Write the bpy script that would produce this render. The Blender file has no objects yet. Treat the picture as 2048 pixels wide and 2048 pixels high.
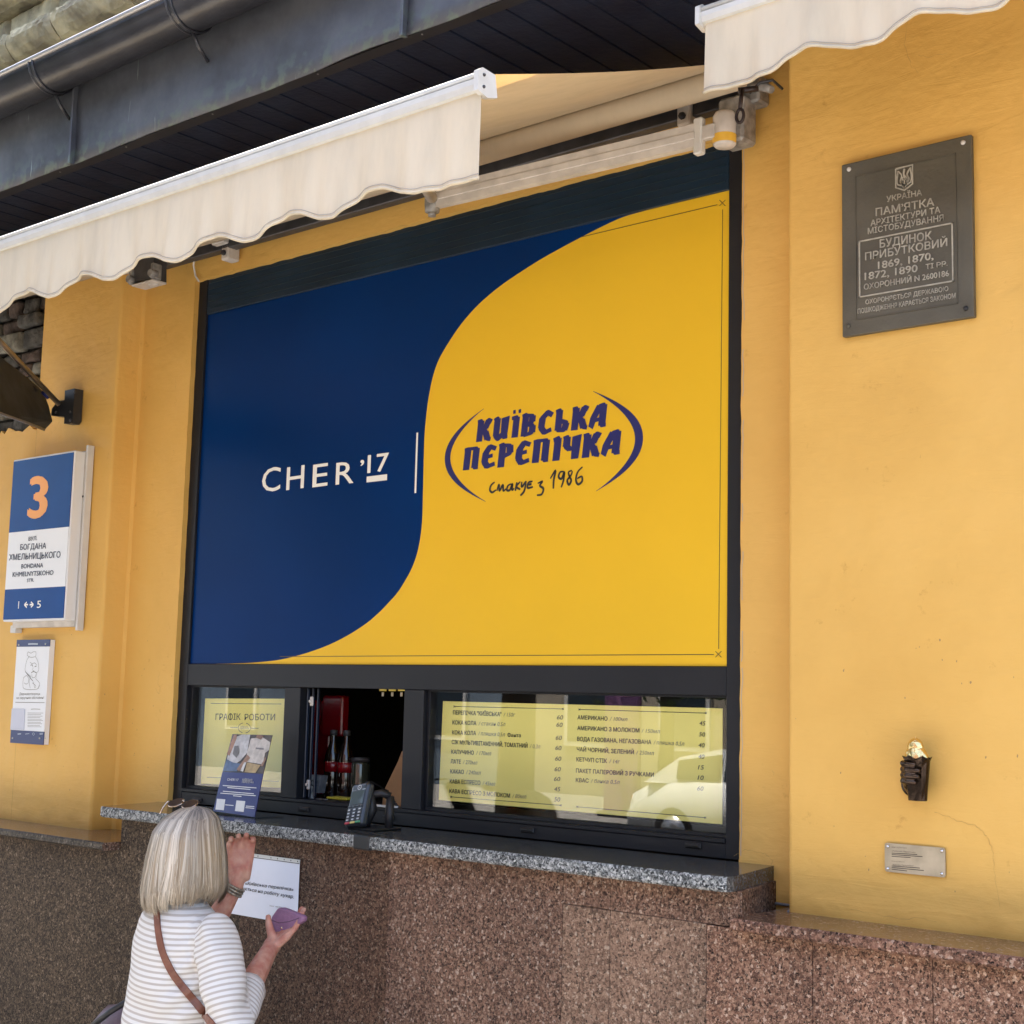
import bpy, bmesh, math, random
import numpy as np
from mathutils import Vector, Matrix, noise
R = math.radians
random.seed(7)
sc = bpy.context.scene
COL = sc.collection

# ------------------------------------------------------------------ camera
F = 2917.034; YAW, PIT, ROL = .706066, .127268, .0241265
D = 3.36; CZ = 1.95
_cy, _sy, _cp, _sp = math.cos(YAW), math.sin(YAW), math.cos(PIT), math.sin(PIT)
WF = Vector((-_sy*_cp, _cy*_cp, _sp)); _r = Vector((_cy, _sy, 0)); _u = _r.cross(WF)
RX = math.cos(ROL)*_r + math.sin(ROL)*_u
UP = -math.sin(ROL)*_r + math.cos(ROL)*_u
CAM = Vector((0, -D, CZ))
cam = bpy.data.objects.new('camera', bpy.data.cameras.new('camera')); COL.objects.link(cam)
cam.matrix_world = Matrix(((RX.x, UP.x, -WF.x, CAM.x), (RX.y, UP.y, -WF.y, CAM.y), (RX.z, UP.z, -WF.z, CAM.z), (0, 0, 0, 1)))
cam.data.sensor_width = 36; cam.data.lens = F/2048*36; cam.data.clip_end = 500
sc.camera = cam

# ------------------------------------------------------------------ world, sun, exposure
SUN_DIR = Vector((-.22, .20, 1)).normalized()          # towards the sun
w = bpy.data.worlds.new('World'); sc.world = w; w.use_nodes = True
nt = w.node_tree; nt.nodes.clear()
sky = nt.nodes.new('ShaderNodeTexSky'); sky.sky_type = 'NISHITA'; sky.sun_disc = False
sky.sun_elevation = math.asin(SUN_DIR.z); sky.sun_rotation = math.atan2(SUN_DIR.x, SUN_DIR.y)
sky.air_density = 1.0; sky.dust_density = 4.0; sky.ozone_density = 1.0
bg = nt.nodes.new('ShaderNodeBackground'); bg.inputs[1].default_value = .15
ow = nt.nodes.new('ShaderNodeOutputWorld'); nt.links.new(sky.outputs[0], bg.inputs[0]); nt.links.new(bg.outputs[0], ow.inputs[0])
sl = bpy.data.lights.new('sun', 'SUN'); sl.energy = 4.2; sl.angle = R(.6); sl.color = (1, .95, .87)
so = bpy.data.objects.new('sun', sl); COL.objects.link(so); so.rotation_euler = SUN_DIR.to_track_quat('Z', 'Y').to_euler()
sc.view_settings.view_transform = 'Standard'; sc.view_settings.look = 'None'
sc.view_settings.exposure = 2.36; sc.view_settings.gamma = 1; sc.view_settings.use_curve_mapping = False
sc.render.engine = 'CYCLES'; sc.cycles.use_denoising = True; sc.cycles.denoising_prefilter = 'ACCURATE'; sc.cycles.max_bounces = 8
sc.cycles.diffuse_bounces = 5; sc.cycles.transparent_max_bounces = 16; sc.cycles.caustics_reflective = False
sc.cycles.use_adaptive_sampling = True; sc.cycles.adaptive_threshold = .015

# ------------------------------------------------------------------ helpers
def P(u, v, y=0.):
    d = WF + (u-1024)/F*RX - (v-1024)/F*UP
    t = (y+D)/d.y
    return CAM + t*d
def PX(u, v, x):
    d = WF + (u-1024)/F*RX - (v-1024)/F*UP
    return CAM + (x/d.x)*d
def tag(o, label=None, cat=None, group=None, kind=None):
    if label: o['label'] = label
    if cat: o['category'] = cat
    if group: o['group'] = group
    if kind: o['kind'] = kind
    return o
def thing(name, loc, label, cat, group=None):
    o = bpy.data.objects.new(name, None); COL.objects.link(o); o.location = loc
    o.empty_display_size = .1
    return tag(o, label, cat, group)
def link(name, me, mat=None, parent=None, smooth=False):
    o = bpy.data.objects.new(name, me); COL.objects.link(o)
    if mat is not None and len(me.materials) == 0:
        for m in (mat if isinstance(mat, (list, tuple)) else [mat]): me.materials.append(m)
    if parent is not None:
        o.parent = parent
        if parent.type == 'EMPTY': o.matrix_parent_inverse = Matrix.Translation(-parent.location)
    if smooth:
        me.polygons.foreach_set('use_smooth', [True]*len(me.polygons))
    return o
def obj(name, bm, mat=None, parent=None, smooth=False, norm=True):
    if norm: bmesh.ops.recalc_face_normals(bm, faces=bm.faces)
    me = bpy.data.meshes.new(name); bm.to_mesh(me); bm.free()
    return link(name, me, mat, parent, smooth)
def B(): return bmesh.new()
def box(bm, lo, hi, bev=0, mi=0, rot=None, seg=1):
    lo = Vector(lo); hi = Vector(hi); c = (lo+hi)/2; s = hi-lo
    M = Matrix.Translation(c)
    if rot is not None: M = M @ rot.to_matrix().to_4x4() if hasattr(rot, 'to_matrix') else M @ rot
    r = bmesh.ops.create_cube(bm, size=1, matrix=M @ Matrix.Diagonal((s.x, s.y, s.z, 1)))
    fs = {f for v in r['verts'] for f in v.link_faces}
    if bev:
        es = list({e for v in r['verts'] for e in v.link_edges})
        q = bmesh.ops.bevel(bm, geom=es, offset=bev, segments=seg, affect='EDGES', profile=.5)
        fs |= set(q['faces'])
    for f in fs:
        if f.is_valid: f.material_index = mi
def tube(bm, pts, r, n=8, cap=True, mi=0):
    pts = [Vector(p) for p in pts]; rs = r if isinstance(r, (list, tuple)) else [r]*len(pts)
    rings = []; prev = None
    for i, p in enumerate(pts):
        a = pts[max(i-1, 0)]; b = pts[min(i+1, len(pts)-1)]
        t = (b-a).normalized()
        if prev is None:
            x = t.orthogonal().normalized()
        else:
            x = (prev - t*prev.dot(t)).normalized()
        prev = x; y = t.cross(x)
        rings.append([bm.verts.new(p + rs[i]*(math.cos(2*math.pi*k/n)*x + math.sin(2*math.pi*k/n)*y)) for k in range(n)])
    for i in range(len(rings)-1):
        for k in range(n):
            f = bm.faces.new((rings[i][k], rings[i][(k+1) % n], rings[i+1][(k+1) % n], rings[i+1][k])); f.smooth = True; f.material_index = mi
    if cap:
        for q in (rings[0][::-1], rings[-1]):
            f = bm.faces.new(q); f.material_index = mi
def prism(bm, pts2, y0, y1, ax='y', mi=0):
    """polygon given in (x,z) extruded along y (ax='y'), or (y,z) along x, or (x,y) along z"""
    def mk(p, t):
        return {'y': (p[0], t, p[1]), 'x': (t, p[0], p[1]), 'z': (p[0], p[1], t)}[ax]
    a = [bm.verts.new(mk(p, y0)) for p in pts2]; b = [bm.verts.new(mk(p, y1)) for p in pts2]
    n = len(pts2); fs = [bm.faces.new(a[::-1]), bm.faces.new(b)]
    for i in range(n): fs.append(bm.faces.new((a[i], a[(i+1) % n], b[(i+1) % n], b[i])))
    for f in fs: f.material_index = mi
    return fs
def lathe(bm, prof, c, n=20, axis='z', mi=0):
    c = Vector(c); rings = []
    for r, h in prof:
        ring = []
        for k in range(n):
            a = 2*math.pi*k/n
            v = {'z': Vector((r*math.cos(a), r*math.sin(a), h)), 'y': Vector((r*math.cos(a), h, r*math.sin(a))), 'x': Vector((h, r*math.cos(a), r*math.sin(a)))}[axis]
            ring.append(bm.verts.new(c+v))
        rings.append(ring)
    for i in range(len(rings)-1):
        for k in range(n):
            f = bm.faces.new((rings[i][k], rings[i][(k+1) % n], rings[i+1][(k+1) % n], rings[i+1][k])); f.smooth = True; f.material_index = mi
    for q in (rings[0], rings[-1]):
        if (q[0].co-q[1].co).length > 1e-5:
            f = bm.faces.new(q); f.material_index = mi
def ribbon(bm, pts, wd, y, mi=0):
    """flat line in a plane y=const through (x,z) points"""
    n = len(pts); ws = wd if isinstance(wd, (list, tuple)) else [wd]*n
    L = []
    for i, p in enumerate(pts):
        a = Vector(pts[max(i-1, 0)]); b = Vector(pts[min(i+1, n-1)]); t = (b-a).normalized(); nn = Vector((-t.y, t.x))
        L.append((bm.verts.new((p[0]+nn.x*ws[i]/2, y, p[1]+nn.y*ws[i]/2)), bm.verts.new((p[0]-nn.x*ws[i]/2, y, p[1]-nn.y*ws[i]/2))))
    for i in range(n-1):
        f = bm.faces.new((L[i][0], L[i+1][0], L[i+1][1], L[i][1])); f.material_index = mi
def rect(bm, x0, z0, x1, z1, y, mi=0):
    f = bm.faces.new([bm.verts.new(p) for p in ((x0, y, z0), (x1, y, z0), (x1, y, z1), (x0, y, z1))]); f.material_index = mi
def line(bm, px0, px1, y, wd):
    a = P(*px0, y); b = P(*px1, y); ribbon(bm, [(a.x, a.z), (b.x, b.z)], wd, y-.0006)

# ------------------------------------------------------------------ materials
def lin(c): return tuple(((x/12.92) if x <= .04045 else ((x+.055)/1.055)**2.4) for x in [q/255 for q in c])
def pm(name, col, rough=.6, metal=0, spec=.5, coat=0, var=0, vscale=6, bump=0, bscale=80, detail=6, emis=None, trans=0, col2=None, sheen=0):
    m = bpy.data.materials.new(name); m.use_nodes = True; nt = m.node_tree; b = nt.nodes['Principled BSDF']
    b.inputs['Base Color'].default_value = (*col, 1); b.inputs['Roughness'].default_value = rough
    b.inputs['Metallic'].default_value = metal; b.inputs['Specular IOR Level'].default_value = spec
    b.inputs['Coat Weight'].default_value = coat; b.inputs['Transmission Weight'].default_value = trans
    if sheen: b.inputs['Sheen Weight'].default_value = sheen
    tc = nt.nodes.new('ShaderNodeTexCoord')
    if var:
        n = nt.nodes.new('ShaderNodeTexNoise'); n.inputs['Scale'].default_value = vscale; n.inputs['Detail'].default_value = detail
        nt.links.new(tc.outputs['Object'], n.inputs['Vector'])
        r = nt.nodes.new('ShaderNodeValToRGB'); c2 = col2 or tuple(max(0, c*(1-var)) for c in col)
        r.color_ramp.elements[0].position = .35; r.color_ramp.elements[1].position = .65
        r.color_ramp.elements[0].color = (*c2, 1); r.color_ramp.elements[1].color = (*[c*(1+var*.25) for c in col], 1)
        nt.links.new(n.outputs['Fac'], r.inputs[0]); nt.links.new(r.outputs[0], b.inputs['Base Color'])
    if bump:
        n2 = nt.nodes.new('ShaderNodeTexNoise'); n2.inputs['Scale'].default_value = bscale; n2.inputs['Detail'].default_value = 5
        nt.links.new(tc.outputs['Object'], n2.inputs['Vector'])
        bp = nt.nodes.new('ShaderNodeBump'); bp.inputs['Strength'].default_value = bump; bp.inputs['Distance'].default_value = .01
        nt.links.new(n2.outputs['Fac'], bp.inputs['Height']); nt.links.new(bp.outputs[0], b.inputs['Normal'])
    return m
def N(nt, t, **kw):
    n = nt.nodes.new(t)
    for k, v in kw.items():
        if k in n.inputs: n.inputs[k].default_value = v
        else: setattr(n, k, v)
    return n
def ramp(nt, stops, interp='LINEAR'):
    r = nt.nodes.new('ShaderNodeValToRGB'); cr = r.color_ramp; cr.interpolation = interp
    while len(cr.elements) < len(stops): cr.elements.new(.5)
    for e, (p, c) in zip(cr.elements, stops): e.position = p; e.color = (*c, 1)
    return r
def granite(name, stops, scale=105, rough=.6, bump=.15, stretch=(1, 1, 1), var=.25, tint=(1, 1, 1)):
    m = bpy.data.materials.new(name); m.use_nodes = True; nt = m.node_tree; b = nt.nodes['Principled BSDF']; L = nt.links.new
    tc = N(nt, 'ShaderNodeTexCoord')
    mp = N(nt, 'ShaderNodeMapping'); mp.inputs['Scale'].default_value = stretch; mp.inputs['Rotation'].default_value = (.4, .7, .3)
    L(tc.outputs['Object'], mp.inputs[0])
    nz = N(nt, 'ShaderNodeTexNoise', Scale=scale*.9, Detail=3.); L(mp.outputs[0], nz.inputs['Vector'])
    mx = N(nt, 'ShaderNodeMix', data_type='VECTOR'); mx.inputs[0].default_value = .012
    L(mp.outputs[0], mx.inputs[4]); L(nz.outputs['Color'], mx.inputs[5])
    vo = N(nt, 'ShaderNodeTexVoronoi', Scale=scale); L(mx.outputs[1], vo.inputs['Vector'])
    sep = N(nt, 'ShaderNodeSeparateColor'); L(vo.outputs['Color'], sep.inputs[0])
    r = ramp(nt, stops, 'CONSTANT'); L(sep.outputs[0], r.inputs[0])
    vo2 = N(nt, 'ShaderNodeTexVoronoi', Scale=scale*2.3); L(mx.outputs[1], vo2.inputs['Vector'])
    sep2 = N(nt, 'ShaderNodeSeparateColor'); L(vo2.outputs['Color'], sep2.inputs[0])
    r2 = ramp(nt, stops, 'CONSTANT'); L(sep2.outputs[1], r2.inputs[0])
    m1 = N(nt, 'ShaderNodeMix', data_type='RGBA'); m1.inputs[0].default_value = .45; L(r.outputs[0], m1.inputs[6]); L(r2.outputs[0], m1.inputs[7])
    big = N(nt, 'ShaderNodeTexNoise', Scale=2.2, Detail=4.); L(tc.outputs['Object'], big.inputs['Vector'])
    rb = ramp(nt, [(.35, (1-var,)*3), (.65, (1+var*.6, 1+var*.55, 1+var*.45))]); L(big.outputs['Fac'], rb.inputs[0])
    mu = N(nt, 'ShaderNodeMix', data_type='RGBA', blend_type='MULTIPLY'); mu.inputs[0].default_value = 1; L(m1.outputs[2], mu.inputs[6]); L(rb.outputs[0], mu.inputs[7])
    tt = N(nt, 'ShaderNodeMix', data_type='RGBA', blend_type='MULTIPLY'); tt.inputs[0].default_value = 1; L(mu.outputs[2], tt.inputs[6]); tt.inputs[7].default_value = (*tint, 1)
    L(tt.outputs[2], b.inputs['Base Color']); b.inputs['Roughness'].default_value = rough
    if rough > .3: b.inputs['Specular IOR Level'].default_value = .12
    bp = N(nt, 'ShaderNodeBump', Strength=bump, Distance=.004); L(vo.outputs['Distance'], bp.inputs['Height']); L(bp.outputs[0], b.inputs['Normal'])
    return m
def plaster():
    m = bpy.data.materials.new('orange_plaster'); m.use_nodes = True; nt = m.node_tree; b = nt.nodes['Principled BSDF']; L = nt.links.new
    tc = N(nt, 'ShaderNodeTexCoord')
    n1 = N(nt, 'ShaderNodeTexNoise', Scale=1.6, Detail=5., Roughness=.6); L(tc.outputs['Object'], n1.inputs['Vector'])
    r1 = ramp(nt, [(.30, (.66, .385, .092)), (.52, (.73, .44, .112)), (.74, (.765, .47, .132))]); L(n1.outputs['Fac'], r1.inputs[0])
    n2 = N(nt, 'ShaderNodeTexNoise', Scale=14., Detail=8., Roughness=.7); L(tc.outputs['Object'], n2.inputs['Vector'])
    r2 = ramp(nt, [(.28, (.62, .5, .38)), (.37, (1, 1, 1)), (1., (1, 1, 1))]); L(n2.outputs['Fac'], r2.inputs[0])
    mu = N(nt, 'ShaderNodeMix', data_type='RGBA', blend_type='MULTIPLY'); mu.inputs[0].default_value = .45; L(r1.outputs[0], mu.inputs[6]); L(r2.outputs[0], mu.inputs[7])
    # splash dirt low on the wall, above the stone coping
    sx = N(nt, 'ShaderNodeSeparateXYZ'); L(tc.outputs['Object'], sx.inputs[0])
    n4 = N(nt, 'ShaderNodeTexNoise', Scale=5., Detail=6.); L(tc.outputs['Object'], n4.inputs['Vector'])
    ad = N(nt, 'ShaderNodeMath', operation='MULTIPLY_ADD'); L(n4.outputs['Fac'], ad.inputs[0]); ad.inputs[1].default_value = -.12; L(sx.outputs[2], ad.inputs[2])
    rz = ramp(nt, [(0, (.55, .52, .42)), (1, (1, 1, 1))])
    mr = N(nt, 'ShaderNodeMapRange'); mr.inputs[1].default_value = 1.375; mr.inputs[2].default_value = 1.43; L(ad.outputs[0], mr.inputs[0]); L(mr.outputs[0], rz.inputs[0])
    m2 = N(nt, 'ShaderNodeMix', data_type='RGBA', blend_type='MULTIPLY'); m2.inputs[0].default_value = .7; L(mu.outputs[2], m2.inputs[6]); L(rz.outputs[0], m2.inputs[7])
    L(m2.outputs[2], b.inputs['Base Color']); b.inputs['Roughness'].default_value = .62; b.inputs['Specular IOR Level'].default_value = .35
    n3 = N(nt, 'ShaderNodeTexNoise', Scale=160., Detail=4.); L(tc.outputs['Object'], n3.inputs['Vector'])
    n5 = N(nt, 'ShaderNodeTexNoise', Scale=7., Detail=3.); L(tc.outputs['Object'], n5.inputs['Vector'])
    b1 = N(nt, 'ShaderNodeBump', Strength=.12, Distance=.003); L(n3.outputs['Fac'], b1.inputs['Height'])
    b2 = N(nt, 'ShaderNodeBump', Strength=.5, Distance=.02); L(n5.outputs['Fac'], b2.inputs['Height']); L(b1.outputs[0], b2.inputs['Normal'])
    mt = N(nt, 'ShaderNodeMapping'); mt.inputs['Scale'].default_value = (5, 5, 26); mt.inputs['Rotation'].default_value = (0, .35, 0); L(tc.outputs['Object'], mt.inputs[0])
    n6 = N(nt, 'ShaderNodeTexNoise', Scale=1., Detail=5., Roughness=.6, Distortion=1.2); L(mt.outputs[0], n6.inputs['Vector'])
    b3 = N(nt, 'ShaderNodeBump', Strength=.28, Distance=.006); L(n6.outputs['Fac'], b3.inputs['Height']); L(b2.outputs[0], b3.inputs['Normal']); b2 = b3; L(b2.outputs[0], b.inputs['Normal'])
    return m
def fabric(name, col, trl=.35, stain=.12, weave=True, warm=(1, .8, .5)):
    m = bpy.data.materials.new(name); m.use_nodes = True; nt = m.node_tree; nt.nodes.clear(); L = nt.links.new
    tc = N(nt, 'ShaderNodeTexCoord'); mp = N(nt, 'ShaderNodeMapping'); mp.inputs['Scale'].default_value = (5, 5, 1.1); L(tc.outputs['Object'], mp.inputs[0])
    n = N(nt, 'ShaderNodeTexNoise', Scale=2., Detail=7., Roughness=.65); L(mp.outputs[0], n.inputs['Vector'])
    r = ramp(nt, [(.3, tuple(c*(1-stain*2) for c in col)), (.55, col), (.8, tuple(min(.9, c*1.05) for c in col))]); L(n.outputs['Fac'], r.inputs[0])
    di = N(nt, 'ShaderNodeBsdfDiffuse'); tr = N(nt, 'ShaderNodeBsdfTranslucent'); ms = N(nt, 'ShaderNodeMixShader'); ms.inputs[0].default_value = trl
    wm = N(nt, 'ShaderNodeMix', data_type='RGBA', blend_type='MULTIPLY'); wm.inputs[0].default_value = 1; L(r.outputs[0], wm.inputs[6]); wm.inputs[7].default_value = (*warm, 1)
    L(r.outputs[0], di.inputs[0]); L(wm.outputs[2], tr.inputs[0])
    w1 = N(nt, 'ShaderNodeTexWave', Scale=160.); L(tc.outputs['Object'], w1.inputs['Vector'])
    w2 = N(nt, 'ShaderNodeTexNoise', Scale=500.); L(tc.outputs['Object'], w2.inputs['Vector'])
    bp = N(nt, 'ShaderNodeBump', Strength=.08, Distance=.002); L(w2.outputs['Fac'], bp.inputs['Height']); L(bp.outputs[0], di.inputs['Normal'])
    o = N(nt, 'ShaderNodeOutputMaterial'); L(di.outputs[0], ms.inputs[1]); L(tr.outputs[0], ms.inputs[2]); L(ms.outputs[0], o.inputs[0])
    return m
def glass(name, f0=.05, tint=(.985, .99, .985), rough=.0):
    m = bpy.data.materials.new(name); m.use_nodes = True; nt = m.node_tree; nt.nodes.clear(); L = nt.links.new
    t = N(nt, 'ShaderNodeBsdfTransparent'); t.inputs[0].default_value = (*tint, 1)
    g = N(nt, 'ShaderNodeBsdfGlossy'); g.inputs['Roughness'].default_value = rough
    lw = N(nt, 'ShaderNodeLayerWeight', Blend=.5); pw = N(nt, 'ShaderNodeMath', operation='POWER'); pw.inputs[1].default_value = 5; L(lw.outputs['Facing'], pw.inputs[0])
    f = N(nt, 'ShaderNodeMath', operation='MULTIPLY_ADD'); L(pw.outputs[0], f.inputs[0]); f.inputs[1].default_value = .9; f.inputs[2].default_value = f0; ms = N(nt, 'ShaderNodeMixShader'); o = N(nt, 'ShaderNodeOutputMaterial')
    L(f.outputs[0], ms.inputs[0]); L(t.outputs[0], ms.inputs[1]); L(g.outputs[0], ms.inputs[2]); L(ms.outputs[0], o.inputs[0])
    return m
def zinc():
    m = bpy.data.materials.new('patinated_zinc'); m.use_nodes = True; nt = m.node_tree; b = nt.nodes['Principled BSDF']; L = nt.links.new
    tc = N(nt, 'ShaderNodeTexCoord'); n = N(nt, 'ShaderNodeTexNoise', Scale=3.5, Detail=8., Roughness=.65); L(tc.outputs['Object'], n.inputs['Vector'])
    r = ramp(nt, [(.3, (.075, .080, .095)), (.5, (.115, .125, .148)), (.7, (.16, .172, .195))]); L(n.outputs['Fac'], r.inputs[0])
    mp = N(nt, 'ShaderNodeMapping'); mp.inputs['Scale'].default_value = (60, 1, 5); L(tc.outputs['Object'], mp.inputs[0])
    n2 = N(nt, 'ShaderNodeTexNoise', Scale=1., Detail=4.); L(mp.outputs[0], n2.inputs['Vector'])
    r2 = ramp(nt, [(.70, (0, 0, 0)), (.78, (1, 1, 1))]); L(n2.outputs['Fac'], r2.inputs[0])
    sx = N(nt, 'ShaderNodeSeparateXYZ'); L(tc.outputs['Object'], sx.inputs[0])
    mr = N(nt, 'ShaderNodeMapRange'); mr.inputs[1].default_value = 3.84; mr.inputs[2].default_value = 3.73; L(sx.outputs[2], mr.inputs[0])
    n3 = N(nt, 'ShaderNodeTexNoise', Scale=25., Detail=6.); L(tc.outputs['Object'], n3.inputs['Vector'])
    r3 = ramp(nt, [(.5, (0, 0, 0)), (.6, (1, 1, 1))]); L(n3.outputs['Fac'], r3.inputs[0])
    ml = N(nt, 'ShaderNodeMath', operation='MULTIPLY'); L(mr.outputs[0], ml.inputs[0]); L(r3.outputs[0], ml.inputs[1])
    a = N(nt, 'ShaderNodeMix', data_type='RGBA'); L(ml.outputs[0], a.inputs[0]); L(r.outputs[0], a.inputs[6]); a.inputs[7].default_value = (.15, .19, .17, 1)
    c = N(nt, 'ShaderNodeMix', data_type='RGBA'); L(r2.outputs[0], c.inputs[0]); L(a.outputs[2], c.inputs[6]); c.inputs[7].default_value = (.35, .42, .40, 1)
    L(c.outputs[2], b.inputs['Base Color']); b.inputs['Roughness'].default_value = .5; b.inputs['Metallic'].default_value = .35
    n4 = N(nt, 'ShaderNodeTexNoise', Scale=6., Detail=3.); L(tc.outputs['Object'], n4.inputs['Vector'])
    bp = N(nt, 'ShaderNodeBump', Strength=.5, Distance=.02); L(n4.outputs['Fac'], bp.inputs['Height']); L(bp.outputs[0], b.inputs['Normal'])
    return m
M_PL = plaster()
M_ZN = zinc()
M_GUT = pm('gutter_paint', (.026, .027, .034), .3, .0, .6, var=.35, vscale=9, bump=.12, bscale=60)
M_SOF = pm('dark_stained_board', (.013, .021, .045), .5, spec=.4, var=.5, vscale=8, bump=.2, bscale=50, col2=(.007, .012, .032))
M_TRIM = pm('dark_trim', (.028, .028, .034), .5, var=.3)
M_FR = pm('anthracite_frame', (.014, .015, .019), .45, spec=.28, var=.12, vscale=4, bump=.03, bscale=200)
M_HEAD = pm('header_paint', (.008, .025, .048), .4, spec=.3, var=.3, vscale=3)
M_BLK = pm('black_rubber', (.012, .012, .014), .5)
M_BLUE = pm('blue_print', (.0006, .028, .138), .30, spec=.09, var=.16, vscale=1.2, bump=.02, bscale=6)
M_YEL = pm('yellow_print', (.83, .51, .028), .3, spec=.2, var=.07, vscale=1.0, bump=.02, bscale=6)
M_NAVY = pm('navy_ink', (.012, .016, .13), .4)
M_INK = pm('black_ink', (.02, .02, .022), .5)
M_GINK = pm('grey_ink', (.16, .15, .12), .5)
M_WINK = pm('white_ink', (.86, .86, .82), .45)
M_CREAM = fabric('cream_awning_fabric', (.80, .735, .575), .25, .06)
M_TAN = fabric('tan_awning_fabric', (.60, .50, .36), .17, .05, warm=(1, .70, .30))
M_ALU = pm('cream_powder_coat', (.63, .62, .58), .4, spec=.5, var=.08, vscale=20, bump=.04)
M_ALUD = pm('dusty_cream_aluminium', (.62, .58, .53), .45, var=.2, vscale=18, bump=.05)
M_ALUG = pm('grimy_grey_casting', (.34, .33, .31), .5, metal=.3, var=.4, vscale=40, bump=.1)
M_DKG = pm('dark_grey_metal', (.07, .07, .075), .45, metal=.3, var=.3, vscale=20)
G_PINK = [(0, (.010, .007, .006)), (.16, (.060, .034, .025)), (.36, (.145, .082, .057)), (.60, (.225, .135, .095)), (.84, (.33, .22, .155)), (.955, (.50, .40, .32))]
G_TAN = [(0, (.016, .012, .010)), (.12, (.10, .062, .042)), (.32, (.18, .110, .076)), (.56, (.265, .170, .118)), (.84, (.37, .25, .175)), (.96, (.53, .43, .33))]
G_BRN = [(0, (.004, .0035, .0025)), (.22, (.024, .019, .013)), (.44, (.056, .044, .032)), (.66, (.092, .074, .055)), (.88, (.15, .125, .095)), (.97, (.25, .22, .18))]
M_GR = [granite('pink_granite', G_PINK, 165), granite('tan_granite', G_TAN, 165, var=.18), granite('brown_granite_shaded', G_BRN, 165, tint=(1.16, 1.02, .90)), granite('pink_granite_shaded', G_PINK, 165, tint=(.68, .66, .62)), granite('pink_granite_lit', G_PINK, 165, tint=(1.38, 1.30, 1.25))]  # slab tints also carry the light gradient: dim at left, bright at right
M_COP = granite('coping_granite', G_PINK, 150, rough=.16, bump=.05)
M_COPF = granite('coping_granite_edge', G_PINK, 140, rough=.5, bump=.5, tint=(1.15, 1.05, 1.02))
G_GREY = [(0, (.02, .022, .025)), (.3, (.05, .055, .06)), (.6, (.085, .09, .095)), (.85, (.14, .145, .15)), (.95, (.24, .25, .25))]
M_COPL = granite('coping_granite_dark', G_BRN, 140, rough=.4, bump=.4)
M_CTOP = granite('grey_granite_polished', G_GREY, 200, rough=.12, bump=.02)
G_EDGE = [(0, (.012, .014, .016)), (.34, (.07, .08, .085)), (.48, (.20, .215, .215)), (.7, (.42, .44, .43)), (.90, (.66, .67, .66))]
M_CEDG = granite('grey_granite_rough_edge', G_EDGE, 165, rough=.6, bump=.7, var=.1)
M_STONE = pm('weathered_limestone', (.60, .52, .34), .85, spec=.2, var=.5, vscale=9, bump=1., bscale=34, col2=(.27, .23, .16))
M_STONEL = pm('pale_limestone', (.74, .65, .43), .85, spec=.2, var=.4, vscale=11, bump=1., bscale=40, col2=(.40, .35, .25))
M_RUB = [pm('rubble_stone_%s' % n, c, .9, spec=.2, var=.6, vscale=18, bump=1., bscale=40) for n, c in (('grey', (.10, .095, .085)), ('pale', (.24, .23, .19)), ('brown', (.12, .09, .075)))]
M_MORT = pm('old_mortar', (.075, .068, .06), .95, spec=.1, var=.5, vscale=20, bump=1., bscale=40)
M_GLASS = glass('window_glass')
M_WHITE = pm('white_enamel', (.78, .80, .82), .35, spec=.5)
M_WPLAS = pm('white_paint', (.66, .65, .62), .45, var=.08, vscale=12)
M_SBLUE = pm('sign_blue', (.001, .058, .25), .35, spec=.15, var=.1, vscale=6)
M_ORNG = pm('sign_orange', (.85, .36, .07), .45)
M_PAPY = pm('yellow_poster_paper', (.95, .84, .23), .45, var=.05, vscale=5)
M_PAPW = pm('white_paper', (.74, .78, .88), .4, coat=.5, var=.04, vscale=8, bump=.1, bscale=12)
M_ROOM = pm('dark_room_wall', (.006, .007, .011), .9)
M_RED = pm('red_enamel', (.20, .002, .006), .25, coat=.3)
M_SKIN = None

# ------------------------------------------------------------------ lettering
def raw_text(s, spacing=1.0):
    c = bpy.data.curves.new('lettering', 'FONT'); c.body = s; c.size = 1; c.space_character = spacing; c.resolution_u = 3
    o = bpy.data.objects.new('lettering', c); COL.objects.link(o)
    me = bpy.data.meshes.new_from_object(o.evaluated_get(bpy.context.evaluated_depsgraph_get()))
    bpy.data.objects.remove(o); bpy.data.curves.remove(c)
    return me
def text_mesh(s, bold=0, spacing=1.0):
    me = raw_text(s.replace('Ф', 'О'), spacing)
    if 'Ф' in s:                       # the built-in glyph fills badly: an O with a stem instead
        i = s.index('Ф'); a = max([v.co.x for v in raw_text(s[:i]+'.').vertices], default=0) if i else 0
        b = max(v.co.x for v in raw_text(s[:i]+'О').vertices); a = (max(v.co.x for v in raw_text(s[:i]).vertices)+.05) if i else .05
        bm = bmesh.new(); bm.from_mesh(me); m = (a+b)/2
        bm.faces.new([bm.verts.new((x, y, .004)) for x, y in ((m-.045, -.04), (m+.045, -.04), (m+.045, .77), (m-.045, .77))]); bm.to_mesh(me); bm.free()
    if bold > 0:                       # heavier weight: the glyphs again, a hair to each side and a hair proud
        bm = bmesh.new(); bm.from_mesh(me); src = bm.faces[:]
        for k, (dx, dy) in enumerate(((-bold, 0), (bold, 0), (0, bold*.7), (0, -bold*.7))):
            r = bmesh.ops.duplicate(bm, geom=src)
            for g in r['geom']:
                if isinstance(g, bmesh.types.BMVert): g.co.x += dx; g.co.y += dy; g.co.z += .002*(k+1)
        bm.to_mesh(me); bm.free()
    return me
CAPH = .727
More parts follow.
